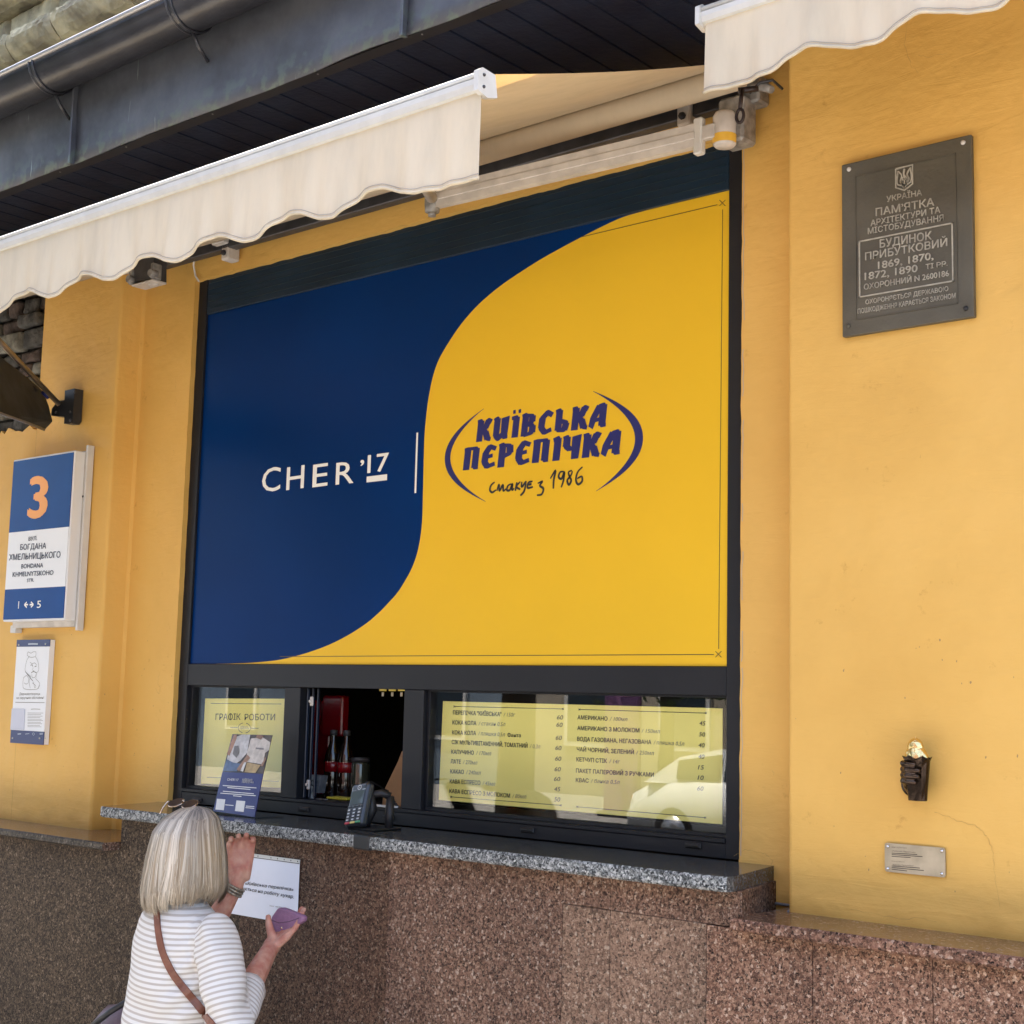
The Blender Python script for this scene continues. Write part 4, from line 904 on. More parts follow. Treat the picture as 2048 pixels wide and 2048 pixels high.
pl([(250, 1165), (720, 1170)], .002); pl([(455, 240), (470, 215), (500, 225)], .003)
for k in range(10): pl([(445, 1335+22*k+(k//2)*6), (500, 1336+22*k+(k//2)*6), (700-(k*37 % 60), 1337+22*k+(k//2)*6)], .0013)
pl([(500, 1275), (560, 1272), (650, 1276)], .002)
obj('line_drawing', bm, M_GINK, ip)
fit('Державотворець', zp(315, 1048), zp(650, 1045), 5, y_, M_GINK, ip, name='lettering'); fit('чи заручник обставин?', zp(262, 1112), zp(710, 1108), 5, y_, M_GINK, ip)
bm = B(); y_ = YI2-.001
for a, b in ((510, 228),): pl([(455, b), (520, b-4), (612, b-2)], .006, y_)
pl([(285, 1675), (340, 1672)], .004, y_); pl([(408, 1675), (475, 1668)], .002, y_); pl([(520, 1675), (540, 1655), (560, 1675), (540, 1695), (520, 1675)], .0015, y_); pl([(640, 1665), (695, 1662)], .002, y_); pl([(640, 1680), (690, 1678)], .002, y_)
obj('emblem', bm, pm('dim_white_ink', (.4, .45, .52), .5), ip)
for a, b in ((205, 1740), (640, 1745), (730, 1745), (305, 240), (735, 225)):
    p = P(*zp(a, b), YI2-.001); bm = B(); lathe(bm, [(.0038, 0), (.003, -.0025), (.0004, -.003)], p, 10, 'y'); obj('screw', bm, M_ALU, ip)

# ------------------------------------------------------------------ heritage plaque
YH = -.137
hp = thing('heritage_plaque', P(1684, 668, YH), 'bronze grey heritage plaque with raised trident shield and lettering on the right pier', 'plaque')
M_BRZ = pm('dull_bronze', (.115, .105, .078), .5, metal=.35, spec=.5, var=.2, vscale=8, bump=.12, bscale=120)
M_BRL = pm('worn_bronze_edge', (.46, .43, .35), .45, metal=.3, var=.25, vscale=60)
x0, x1, z0, z1 = P(1683.5, 500, YH).x, P(1945, 450, YH).x, 2.862, 3.308
bm = B(); box(bm, (x0, YH, z0), (x1, YW-.001, z1), .003, seg=2); obj('plate', bm, M_BRZ, hp)
zh = lambda a, b: (1640+a/4.2, 240+b/4.2)
m_ = .038
bm = B()
for a in ((x0+m_, z0+m_, x1-m_, z1-m_, .0022),):
    X0, Z0_, X1, Z1_, t = a
    for c in ((X0, Z0_, X1, Z0_+t), (X0, Z1_-t, X1, Z1_), (X0, Z0_, X0+t, Z1_), (X1-t, Z0_, X1, Z1_)): box(bm, (c[0], YH-.0022, c[1]), (c[2], YH+.001, c[3]))
obj('rim', bm, M_BRZ, hp)
bm = B()
A1, A2, A3, A4 = (P(*zh(*t), YH) for t in ((328, 1018), (332, 1488), (1125, 1365), (1118, 862)))
xa, xb2, za_, zb2 = (A1.x+A2.x)/2, (A3.x+A4.x)/2, (A2.z+A3.z)/2, (A1.z+A4.z)/2; t = .0032
for c in ((xa, za_, xb2, za_+t), (xa, zb2-t, xb2, zb2), (xa, za_, xa+t, zb2), (xb2-t, za_, xb2, zb2)): box(bm, (c[0], YH-.003, c[1]), (c[2], YH+.001, c[3]))
obj('text_frame', bm, M_BRL, hp)
for s, a, b, h in (('УКРАЇНА', (562, 690), (858, 632), 48), ('ПАМ’ЯТКА', (470, 808), (962, 718), 64), ('АРХІТЕКТУРИ ТА', (428, 893), (1012, 778), 50), ('МІСТОБУДУВАННЯ', (405, 960), (1040, 845), 50), ('БУДИНОК', (505, 1075), (940, 1003), 68), ('ПРИБУТКОВИЙ', (382, 1180), (1072, 1058), 64),
                   ('1869, 1870,', (490, 1252), (955, 1170), 62), ('1872, 1890', (378, 1345), (822, 1275), 62), ('ТІ РР.', (890, 1255), (1075, 1225), 42), ('ОХОРОННИЙ N 2600186', (372, 1428), (1085, 1310), 48), ('ОХОРОНЯЄТЬСЯ ДЕРЖАВОЮ', (385, 1550), (1080, 1435), 38), ('ПОШКОДЖЕННЯ КАРАЄТЬСЯ ЗАКОНОМ', (320, 1628), (1142, 1495), 40)):
    fit(s, zh(*a), zh(*b), h/4.2, YH, M_BRL, hp, bold=.012 if h > 55 else .006, lift=-.001, depth=.0032)
bm = B(); sh = [P(*zh(*t), YH) for t in ((640, 413), (640, 570), (712, 592), (780, 540), (780, 378))]; ribbon(bm, [(p.x, p.z) for p in sh+[sh[0]]], .0035, YH-.003)
def tri(pts, w=.0032):
    q2 = [P(*zh(*t), YH) for t in pts]; ribbon(bm, cr([(p.x, p.z) for p in q2], 4), w, YH-.0034)
tri([(712, 412), (706, 450), (714, 490), (712, 575)], .0042); tri([(660, 430), (656, 545), (766, 522), (762, 400)]); tri([(662, 435), (690, 470), (680, 520), (712, 560)]); tri([(762, 405), (735, 455), (750, 500), (712, 560)]); tri([(680, 520), (712, 500), (748, 505)]); tri([(700, 480), (688, 520), (712, 575), (736, 510), (722, 472)])
r = bmesh.ops.extrude_face_region(bm, geom=bm.faces[:])
for g in r['geom']:
    if isinstance(g, bmesh.types.BMVert): g.co.y += .004
obj('trident_shield', bm, M_BRL, hp)
for a, b, dk in ((245, 415, 0), (1203, 190, 0), (240, 1730, 1), (1225, 1582, 2)):
    p = P(*zh(a, b), YH); bm = B(); lathe(bm, [(.006, 0), (.0055, -.003), (.001, -.0045)], p, 12, 'y'); obj('screw', bm, (M_ALUD, M_BRZ, M_BLK)[dk], hp)

# ------------------------------------------------------------------ small plate
YM = -.126
spl = thing('small_metal_plate', P(1771, 1744, YM), 'small brushed metal plate with four screws under the bronze hand', 'plaque')
x0, x1, z0, z1 = P(1769.5, 1715, YM).x, P(1890.5, 1725, YM).x, 1.570, 1.636
bm = B(); r = .006; pts = []
for cx, cz, a0 in ((x1-r, z1-r, 0), (x0+r, z1-r, 90), (x0+r, z0+r, 180), (x1-r, z0+r, 270)):
    for k in range(4): pts.append((cx+r*math.cos(R(a0+30*k)), cz+r*math.sin(R(a0+30*k))))
prism(bm, pts, YM, YM+.003); obj('plate', bm, pm('brushed_steel', (.52, .45, .33), .42, metal=.6, var=.25, vscale=18), spl)
zm = lambda a, b: (1700+a/5.68, 1440+b/5.68)
for a, b in ((430, 1435), (1045, 1487), (430, 1688), (1045, 1747)):
    p = P(*zm(a, b), YM); bm = B(); lathe(bm, [(.0042, 0), (.004, -.002), (.002, -.0038), (.0003, -.0042)], p, 12, 'y'); obj('screw', bm, pm('polished_steel', (.7, .7, .7), .2, metal=.9), spl)
M_ETCH = pm('etched_text', (.06, .05, .04), .6)
bm = B()
for i, (a, b, c, d, w) in enumerate(((475, 1512, 765, 1528, 1), (475, 1528, 825, 1552, 1), (475, 1548, 690, 1563, 1), (475, 1658, 795, 1682, 1), (475, 1675, 840, 1710, 1), (475, 1695, 650, 1715, 1))): line(bm, zm(a, b), zm(c, d), YM, .0016)
obj('text_line', bm, M_ETCH, spl)
for s, a, b, h in (('Міні-скульптура', (475, 1450), (645, 1458), 1.8), ('«Київська Перепічка»', (475, 1492), (745, 1510), 2.3), ('Mini-sculpture', (475, 1607), (620, 1616), 1.8), ('"Kyivska Perepichka"', (480, 1650), (728, 1662), 2.3)):
    fit(s, zm(*a), zm(*b), h, YM, M_ETCH, spl)

# ------------------------------------------------------------------ small bronze sculpture: hand holding a pastry in a paper bag
SX, SZ, SY = P(1836, 1558, -.165).x, P(1836, 1558, -.165).z, YW
bs = thing('bronze_sculpture', (SX, SY, SZ), 'small dark bronze hand gripping a bag with golden pastry on the orange wall', 'sculpture')
bs.scale = (.74, .74, .74)
M_DB = pm('dark_polished_bronze', (.085, .058, .042), .16, metal=.85, var=.4, vscale=40, bump=.15, bscale=90)
M_GB = pm('golden_polished_bronze', (.80, .62, .28), .18, metal=1., bump=.5, bscale=38)
def remesh(bm, voxel, name, mat, parent, smooth_it=3):
    me = bpy.data.meshes.new(name); bm.to_mesh(me); bm.free(); o = bpy.data.objects.new(name, me); COL.objects.link(o)
    m = o.modifiers.new('r', 'REMESH'); m.mode = 'VOXEL'; m.voxel_size = voxel; m.adaptivity = 0
    if smooth_it:
        s = o.modifiers.new('s', 'SMOOTH'); s.factor = .6; s.iterations = smooth_it
    me2 = bpy.data.meshes.new_from_object(o.evaluated_get(bpy.context.evaluated_depsgraph_get())); bpy.data.objects.remove(o); me2.name = name
    return link(name, me2, mat, parent, True)
def ell(bm, c, s, rot=None, sub=2):
    M = Matrix.Translation(Vector(c))
    if rot is not None: M = M @ rot
    bmesh.ops.create_icosphere(bm, subdivisions=sub, radius=1, matrix=M @ Matrix.Diagonal((*s, 1)))
def caps(bm, pts, rs, n=10):
    tube(bm, pts, list(rs), n)
    for p, r in zip(pts, rs): ell(bm, p, (r, r, r), sub=2)
u_ = Vector((SX, -.185, SZ))
# bag: crumpled open prism
bm = B(); prof = []
for zi_, (rx, ry) in zip((-.066, -.04, 0, .03, .055, .068), ((.028, .018), (.031, .022), (.034, .026), (.036, .029), (.039, .032), (.044, .036))):
    ring = []
    for k in range(14):
        a = 2*math.pi*k/14; jag = (.006*math.sin(k*2.7) if zi_ > .06 else 0)
        sq = max(abs(math.cos(a)), abs(math.sin(a)))**.55
        cr_ = .0028*noise.noise(Vector((k*1.3, zi_*60, 2)))
        ring.append(bm.verts.new(u_+Vector(((rx+cr_)*math.cos(a)/sq, (ry+cr_)*math.sin(a)/sq, zi_+jag))))
    prof.append(ring)
for i in range(len(prof)-1):
    for k in range(14): bm.faces.new((prof[i][k], prof[i][(k+1) % 14], prof[i+1][(k+1) % 14], prof[i+1][k]))
bm.faces.new(prof[0])
r = bmesh.ops.solidify(bm, geom=bm.faces[:], thickness=.0025)
obj('paper_bag', bm, M_DB, bs)
bm = B()
ell(bm, u_+Vector((-.003, .0, .062)), (.038, .030, .048)); ell(bm, u_+Vector((-.005, 0, .098)), (.026, .022, .028)); ell(bm, u_+Vector((.018, -.004, .066)), (.021, .018, .022)); tube(bm, [u_+Vector((-.006, 0, .113)), u_+Vector((-.004, 0, .128))], [.009, .004], 8)
ell(bm, u_+Vector((-.012, -.012, .078)), (.014, .012, .018))
remesh(bm, .0025, 'pastry', M_GB, bs, 1)
bm = B()
ell(bm, u_+Vector((-.032, .012, .005)), (.020, .028, .038))                                    # back of the hand
for i, (dz, ln, ky) in enumerate(((.046, .045, -.034), (.028, .060, -.038), (.010, .058, -.038), (-.008, .046, -.034))):
    x_ = -.040
    pts = [u_+Vector((x_, .004, dz)), u_+Vector((x_+.004, -.024, dz+.001)), u_+Vector((x_+.022, ky, dz)), u_+Vector((x_+ln, ky-.001, dz-.001))]
    caps(bm, pts, [.010, .0098, .009, .0075])
caps(bm, [u_+Vector((-.030, .02, .02)), u_+Vector((-.02, .034, .045)), u_+Vector((.01, .038, .055))], [.012, .010, .008])
caps(bm, [u_+Vector((-.034, .02, -.02)), u_+Vector((-.03, .045, -.045)), u_+Vector((-.022, .066, -.05))], [.022, .021, .02])
remesh(bm, .0025, 'hand', M_DB, bs, 2)
bm = B(); lathe(bm, [(.040, 0), (.040, -.008), (.037, -.012), (.001, -.012)], (SX-.042, YW-.0005, SZ-.020), 28, 'y'); obj('base_disc', bm, M_DB, bs)

# ------------------------------------------------------------------ notice on the granite
zn = lambda a, b: (180+a/3.959, 1560+b/3.959)
YN = -.2845
pn = thing('paper_notice', P(482, 1838, YN), 'white job notice in a punched plastic sleeve taped to the granite below the counter', 'notice')
pc = [P(*zn(*t), YN) for t in ((1120, 570), (1080, 1075), (1640, 1150), (1660, 632))]; xl_ = pc[0].x-.02; 
zt_, zb3 = pc[3].z, pc[2].z
XA, XB = P(*zn(1190, 800), YN).x-.055, (pc[3].x+pc[2].x)/2
bm = B(); prism(bm, [(XA, zb3), (XB, zb3), (XB, zt_-.012), (XA, zt_-.012)], YN, YN+.001); obj('sheet', bm, M_PAPW, pn)
bm = B(); prism(bm, [(XA, zt_-.011), (XB+.001, zt_-.011), (XB+.001, zt_), (XA, zt_)], YN-.0008, YN+.001); obj('punched_strip', bm, pm('sleeve_strip', (.62, .63, .60), .25, coat=.5), pn)
bm = B()
for k in range(11):
    cx = XA+.012+k*(XB-XA-.02)/10; 
    if k in (3, 5): continue
    rect(bm, cx-.002, zt_-.0075, cx+.002, zt_-.0035, YN-.0012)
rect(bm, XA, zt_-.0125, XB, zt_-.0105, YN-.0014)
obj('hole', bm, M_INK, pn)
fit('Бістро «Київська перепічка»', zn(1110, 812), zn(1612, 880), 6.8, YN, M_INK, pn, shear=.22, bold=.004); fit('запрошується на роботу кухар.', zn(1088, 850), zn(1615, 938), 6.8, YN, M_INK, pn, shear=.22, bold=.004)
fit('Телефонуйте', zn(1422, 1000), zn(1520, 1012), 2.6, YN, M_GINK, pn, shear=.2)

# ------------------------------------------------------------------ awnings
def awning(name, x0, x1, yf, zf, label, drop, lam, phase, amp=.042, f0=None, f1=None, zr=3.655, yr=-.15, rr=.037):
    t = thing(name, ((x0+x1)/2, YB, zf), label, 'awning', 'cream folding arm awnings')
    bm = B(); nx = 40; ny = 14; g = []
    for i in range(nx+1):
        x = x0+(x1-x0)*i/nx; rowv = []
        for k in range(ny+1):
            s = k/ny; y = yr+(yf-yr)*s; z = zr+(zf+.036-zr)*s - .010*math.sin(math.pi*s)*(1+.3*math.sin(x*5))
            rowv.append(bm.verts.new((x, y, z)))
        g.append(rowv)
    for i in range(nx):
        for k in range(ny): bm.faces.new((g[i][k], g[i+1][k], g[i+1][k+1], g[i][k+1]))
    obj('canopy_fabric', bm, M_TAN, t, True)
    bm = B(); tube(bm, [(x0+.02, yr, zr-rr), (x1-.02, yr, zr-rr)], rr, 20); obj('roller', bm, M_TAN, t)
    # front bar
    bm = B(); prof = [(yf-.012, zf), (yf-.016, zf+.012), (yf-.016, zf+.024), (yf-.010, zf+.025), (yf-.012, zf+.035), (yf+.004, zf+.040), (yf+.03, zf+.037), (yf+.03, zf), (yf+.0, zf-.004)]
    prism(bm, prof, x0+.004, x1-.004, ax='x'); obj('front_bar', bm, M_ALU, t)
    bm = B(); tube(bm, [(x0+.004, yf-.010, zf+.033), (x1-.004, yf-.010, zf+.033)], .0065, 8); obj('bar_bead', bm, M_ALU, t)
    for xe in (x0, x1):
        bm = B(); pr2 = [(yf-.022, zf-.006), (yf-.022, zf+.038), (yf-.008, zf+.047), (yf+.032, zf+.044), (yf+.040, zf-.004), (yf+.01, zf-.014)]
        prism(bm, pr2, xe-.006, xe+.006, ax='x'); e = obj('end_cap', bm, M_ALU, t)
        for dz in (.032, .006):
            bm = B(); lathe(bm, [(.004, 0), (.003, .003), (.0005, .0035)], (xe+.006, yf-.004, zf+dz), 8, 'x'); obj('bolt', bm, M_DKG, e)
    # valance: real waves in the cloth and a scalloped, bound hem
    bm = B(); n = int((x1-x0)/.009); g = []; hem = []
    for i in range(n+1):
        x = x0+.012+(x1-x0-.012)*i/n
        ph = ((x-phase)/lam) % 1.0
        s = .5-.5*math.cos(2*math.pi*(ph**.86))
        if (f0 is not None and x < f0) or (f1 is not None and x > f1): s = 0
        zbm = zf-drop+amp*s
        wv = .005*noise.noise(Vector((x*6, 2, 1)))+.006*math.sin(x*22+1)+.004*math.sin(x*51)+.003*math.sin(x*97)
        col = []
        for k in range(9):
            q_ = k/8; z = zf+.004-(zf+.004-zbm)*q_
            col.append(bm.verts.new((x, yf-.004+wv*q_-.006*q_, z)))
        g.append(col); hem.append((x, yf-.004+wv-.006, zbm))
    for i in range(n):
        for k in range(8): bm.faces.new((g[i][k], g[i+1][k], g[i+1][k+1], g[i][k+1]))
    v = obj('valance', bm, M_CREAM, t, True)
    bm = B(); tube(bm, [(p[0], p[1], p[2]+.002) for p in hem], .0042, 6); obj('hem', bm, M_CREAM, v)
    bm = B(); tube(bm, [(p[0], p[1]-.0022, p[2]+.0095) for p in hem], .0009, 4); obj('stitch_line', bm, pm('stitch', (.42, .37, .32), .8), v)
    return t
aw1 = awning('awning', -5.75, -1.95, -1.2, 3.207, 'long cream scalloped awning opened over the kiosk front, below the dark eave', .192, .28, -2.384, f1=-2.104)
aw2 = awning('awning', -1.80, .9, -.6, 3.538, 'half opened cream awning at the top right above the heritage plaque', .176, .262, -1.365, amp=.032, f0=-1.627, zr=3.735, yr=-.16, rr=.034)
aw2.name = 'awning.001'
def arm(t, S, E2, Fp, sgn, hh=.032):
    bm = B(); d = (E2-S).normalized(); up = Vector((0, 0, 1)); side = d.cross(up).normalized(); upp = side.cross(d)
    def prof_bar(a, b, hh, th):
        L_ = []
        for p in (a, b):
            L_.append([bm.verts.new(p+side*sx*th+upp*sz*hh) for sx, sz in ((-1, -1), (1, -1), (1.2, -.35), (1, -.3), (1, .25), (1.2, .3), (1, 1), (-1, 1), (-1, .3), (-1.2, .25), (-1.2, -.3), (-1, -.35))])
        m = len(L_[0])
        for k in range(m): bm.faces.new((L_[0][k], L_[0][(k+1) % m], L_[1][(k+1) % m], L_[1][k]))
        for l in L_: bm.faces.new(l)
    prof_bar(S, E2, hh, .012); obj('upper_arm', bm, M_ALUD, t)
    bm = B(); d = (Fp-E2).normalized(); side = d.cross(Vector((0, 0, 1))).normalized(); upp = side.cross(d); tube(bm, [E2, Fp], .018, 10); obj('forearm', bm, M_ALUD, t)
    bm = B(); lathe(bm, [(.001, -.045), (.022, -.042), (.024, -.02), (.024, .03), (.001, .034)], E2, 14); lathe(bm, [(.012, -.055), (.012, -.04)], E2, 10); obj('elbow_joint', bm, M_ALUG, t)
    return
S1 = Vector((-2.10, -.165, 3.475)); E1 = Vector((-2.954, -.30, 3.440)); arm(aw1, S1, E1, Vector((-2.25, -1.17, 3.21)), 1)
S2 = P(262, 541, -.22); E3 = S2+(P(150, 546, -.36)-S2)*3.2; arm(aw1, S2, E3, Vector((-5.2, -1.17, 3.21)), -1, .011)
# shoulder casting right end
def shoulder(t, c, sg, sticker):
    bm = B()
    box(bm, c+Vector((-.016*1, -.012, -.055)), c+Vector((.012, .012, .048)), .004)             # clevis end plate
    s = obj('arm_clevis', bm, M_ALU, t)
    cc = c+Vector((.062*sg, .025, .005))
    bm = B(); lathe(bm, [(.001, -.046), (.026, -.044), (.0315, -.038), (.032, .040), (.026, .050), (.001, .052)], cc, 20); box(bm, c+Vector((0, -.008, -.018)), c+Vector((.05*sg, .012, .022)) if sg > 0 else c+Vector((.012, .012, .022)), .003)
    obj('shoulder_casting', bm, M_ALUD, t)
    bm = B(); box(bm, cc+Vector((-.03, .01, -.03)), cc+Vector((.05, .085, .10)), .008); obj('wall_bracket', bm, M_ALUG, t)
    if sticker:
        bm = B(); lathe(bm, [(.0322, -.038), (.0327, -.014)], cc, 20)
        for v in list(bm.verts):
            if v.co.y > cc.y+.012 : bm.verts.remove(v)
        q_ = obj('warning_sticker', bm, pm('sticker_yellow', (.80, .48, .06), .4), t)
    return cc
cc = shoulder(aw1, S1+Vector((.012, 0, 0)), 1, True)
# crank eye
bm = B(); e = P(1480, 232, -.26); pts = [e+Vector((.011*math.cos(a), 0, .020*math.sin(a)*.9)) for a in [2*math.pi*k/16 for k in range(17)]]; tube(bm, pts, .0045, 7, cap=False); tube(bm, [e+Vector((0, 0, .02)), e+Vector((0, .01, .075))], .0055, 8); tube(bm, [e+Vector((-.012, .01, .075)), e+Vector((.03, .04, .08))], .008, 8)
obj('crank_eye', bm, pm('brown_black_steel', (.035, .025, .024), .35, metal=.4), aw1)
# torsion bar and its brackets
bm = B(); box(bm, (-4.62, -.085, 3.575), (-2.02, -.045, 3.612), .003); obj('torsion_bar', bm, M_DKG, aw1)
def wallbr(t, u, v, y=-.085):
    c = P(u, v, y); bm = B(); box(bm, c+Vector((-.022, 0, -.055)), c+Vector((.022, .055, .03)), .005); box(bm, c+Vector((-.045, -.03, .0)), c+Vector((.024, 0, .022)), .004); o = obj('wall_bracket', bm, M_ALUD, t)
    bm = B(); lathe(bm, [(.011, .0), (.010, -.009), (.001, -.010)], c+Vector((0, -.001, -.03)), 6, 'y'); obj('bolt', bm, M_BLK, o)
wallbr(aw1, 450, 490); wallbr(aw1, 1366, 212, -.1)
# left shoulder: dark box with bright fittings
c = P(298, 540, -.2); bm = B(); prism(bm, [(c.x-.070, c.z+.02), (c.x-.058, c.z-.040), (c.x+.058, c.z-.048), (c.x+.05, c.z+.06), (c.x-.05, c.z+.06)], -.22, -.16); obj('shoulder_casting', bm, M_DKG, aw1)
for dx in (-.075, .062):
    bm = B(); box(bm, (c.x+dx-.010, -.232, c.z-.05), (c.x+dx+.008, -.19, c.z+.01), .004); lathe(bm, [(.014, -.24), (.016, -.236), (.016, -.21)], (c.x+dx, 0, c.z-.03), 10, 'y'); obj('clamp', bm, M_ALUG, aw1)
bm = B(); box(bm, (c.x-.072, -.225, c.z-.057), (c.x+.062, -.16, c.z-.050), .002); ell(bm, (c.x+.02, -.19, c.z-.058), (.024, .018, .010)); obj('base_plate', bm, M_ALUD, aw1)
# fittings of the second awning
bm = B(); box(bm, (-1.86, -.115, 3.66), (.8, -.085, 3.69), .003); obj('torsion_bar', bm, M_DKG, aw2)
bm = B(); e = P(1530, 175, -.09); tube(bm, [e+Vector((-.06, 0, .02)), e+Vector((.0, -.01, .0)), e+Vector((.03, -.015, -.02))], [.012, .014, .010], 8); box(bm, e+Vector((-.07, 0, -.03)), e+Vector((-.02, .06, .05)), .006); obj('wall_bracket', bm, M_ALUG, aw2)
bm = B(); tube(bm, [P(1500, 185, -.1), P(1520, 165, -.12), P(1545, 160, -.1), P(1565, 178, -.06)], .004, 6); obj('cable', bm, M_DKG, aw2)
# thin cream cable dropping from the awning to the frame corner
bm = B(); tube(bm, [P(393, 500, -.06), P(387, 530, -.045), P(391, 552, -.03), P(398, 563, -.028)], .0035, 6); tag(obj('cable', bm, M_WPLAS), 'thin cream cable looping down to the top left frame corner', 'cable')

# ------------------------------------------------------------------ smoked canopy on the left pier
cp = thing('door_canopy', P(125, 800, YW), 'smoked grey canopy sheet with steel stay rod and black bracket at the left edge', 'canopy')
z6 = lambda a, b: (a/5.683, 560+b/5.683)
def solid_poly(name, pts, th, mat, parent):
    bm = B(); a = [bm.verts.new(p) for p in pts]; nn = (pts[1]-pts[0]).cross(pts[2]-pts[0]).normalized()
    b = [bm.verts.new(Vector(p)+nn*th) for p in pts]; bm.faces.new(a); bm.faces.new(b[::-1])
    for i in range(len(a)): bm.faces.new((a[i], a[(i+1) % len(a)], b[(i+1) % len(a)], b[i]))
    return obj(name, bm, mat, parent)
M_SMK = pm('smoked_acrylic', (.050, .058, .064), .6, spec=.12, var=.4, vscale=10, bump=.05)
nt_ = M_SMK.node_tree; b_ = nt_.nodes['Principled BSDF']; b_.inputs['Alpha'].default_value = .94
cpts = [P(*z6(585, 1610), -.17), P(*z6(545, 1440), -.17), P(*z6(480, 1270), -.2), P(*z6(300, 1110), -.3), P(*z6(0, 880), -.5), P(*z6(-300, 650), -.7), P(*z6(-300, 1420), -.85), P(*z6(0, 1515), -.62), P(*z6(300, 1620), -.4), P(*z6(500, 1700), -.22)]
solid_poly('sheet', cpts, .004, M_SMK, cp)
bm = B(); tube(bm, [cpts[3], cpts[2], cpts[1], cpts[0], cpts[9]], .003, 6); obj('edge_trim', bm, pm('pale_edge', (.42, .40, .34), .4), cp)
bm = B(); tube(bm, [cpts[9], cpts[8], cpts[7], cpts[6]], .006, 6); obj('front_rail', bm, pm('brushed_grey_rail', (.16, .165, .175), .35), cp)
bm = B(); tube(bm, [P(*z6(670, 1410), -.19), P(*z6(0, 700), -.5), P(*z6(-200, 490), -.6)], .0105, 12); obj('stay_rod', bm, pm('stainless', (.40, .38, .37), .3, metal=.9, var=.2, vscale=20), cp)
bm = B(); a = P(*z6(490, 1265), -.25); b = P(*z6(560, 1335), -.23); tube(bm, [a, b], .0112, 12); obj('blue_sticker', bm, pm('blue_label', (.01, .02, .16), .4), cp)
bm = B()
pc = [P(*z6(*t), -.15) for t in ((775, 1265), (885, 1240), (862, 1600), (840, 1635), (765, 1640), (768, 1560), (618, 1548), (625, 1470), (700, 1380), (770, 1372))]
prism(bm, [(p.x, p.z) for p in pc], -.165, -.125); obj('wall_bracket', bm, pm('black_cast_iron', (.022, .024, .028), .45, var=.2, vscale=20), cp)
for a, b in ((850, 1272), (797, 1497), (800, 1592), (635, 1500)):
    p = P(*z6(a, b), -.165); bm = B(); lathe(bm, [(.007, 0), (.005, -.004), (.001, -.005)], p, 10, 'y'); obj('bolt', bm, M_DKG, cp)
bm = B(); tube(bm, [P(*z6(150, 1080), -.35), P(*z6(300, 1140), -.3), P(*z6(420, 1260), -.26)], .007, 8); obj('clamp', bm, M_BLK, cp)

# ------------------------------------------------------------------ the customer
exec_person = True
BASE = Vector((-3.46, -.72, 0))
wm = thing('person', BASE, 'blond woman in striped cream top reaching up at the kiosk counter', 'person')
def skin_mat():
    m = pm('skin', (.58, .325, .235), .6, spec=.3, var=.25, vscale=34, bump=.25, bscale=210, col2=(.50, .20, .145))
    b = m.node_tree.nodes['Principled BSDF']; b.inputs['Subsurface Weight'].default_value = .12; b.inputs['Subsurface Radius'].default_value = (.01, .004, .002); return m
M_SKIN = skin_mat()
HX, HY = -3.432, -.715
neck = Vector((HX, HY, 1.36)); 
RS = Vector((-3.262, -.735, 1.285)); RE = Vector((-3.165, -.76, 1.075)); RW = P(537, 1903, -.50); RH = P(556, 1876, -.455)
LS = Vector((-3.575, -.70, 1.28)); LE = Vector((-3.60, -.56, 1.14)); LW = P(471, 1770, -.47); LH = P(480, 1715, -.455)
bm = B()
ell(bm, (HX, HY+.005, 1.515), (.073, .092, .105), sub=3)                    # skull
ell(bm, (HX, HY+.035, 1.460), (.052, .058, .062))                            # jaw
ell(bm, (HX, HY+.100, 1.490), (.011, .016, .018)); ell(bm, (HX, HY+.082, 1.447), (.022, .012, .008))      # nose, lips
for s in (-1, 1): ell(bm, (HX+s*.074, HY, 1.49), (.010, .018, .030)); ell(bm, (HX+s*.03, HY+.082, 1.515), (.014, .010, .009))
caps(bm, [Vector((HX, HY-.005, 1.44)), Vector((HX, HY-.01, 1.33))], [.050, .055])
ell(bm, (-3.43, -.72, 1.20), (.12, .075, .12)); caps(bm, [Vector((-3.43, -.72, 1.22)), Vector((-3.44, -.72, 1.02)), Vector((-3.45, -.72, .92))], [.08, .085, .095])
caps(bm, [RS+Vector((-.02, 0, -.03)), RE], [.034, .036]); caps(bm, [RE, RE.lerp(RW, .45), RW], [.036, .037, .0255])
caps(bm, [LS+Vector((.02, 0, -.03)), LE], [.034, .036]); caps(bm, [LE, LE.lerp(LW, .45), LW], [.036, .036, .0255])
for s in (-1, 1): caps(bm, [Vector((-3.46+s*.09, -.72, .88)), Vector((-3.46+s*.095, -.70, .48)), Vector((-3.46+s*.10, -.74, .09))], [.085, .055, .04]); caps(bm, [Vector((-3.46+s*.10, -.75, .06)), Vector((-3.46+s*.115, -.62, .035))], [.035, .03])
# right hand: grips the purse
def hand(bm, wrist, palm_c, fwd, across, nrm, curl, lens=(.040, .045, .042, .034), spread=.0, tsign=1, thumb=None, scale=1.):
    """palm as a flattened slab of capsules, five fingers bending towards nrm"""
    caps(bm, [wrist, palm_c-fwd*.02], [.024, .027])
    for k in range(4):
        o = (k-1.5)*.0185
        caps(bm, [palm_c-fwd*.035+across*o*.75, palm_c+fwd*.035+across*o], [.015, .0125])
    for k in range(4):
        o = (k-1.5)*.0195; base = palm_c+fwd*.040+across*o; L = lens[k]; d = (fwd+across*spread*(k-1.5)).normalized(); pts = [base]
        c0 = curl[k]
        for j, f in enumerate((1., .66, .52)):
            ang = c0*(j+.5); dd = (d*math.cos(ang)+nrm*math.sin(ang)).normalized(); pts.append(pts[-1]+dd*L*f)
        caps(bm, pts, [.0098, .0092, .0085, .0074], 8)
    if thumb: caps(bm, thumb, [.016, .0125, .0105, .0088][:len(thumb)], 8)
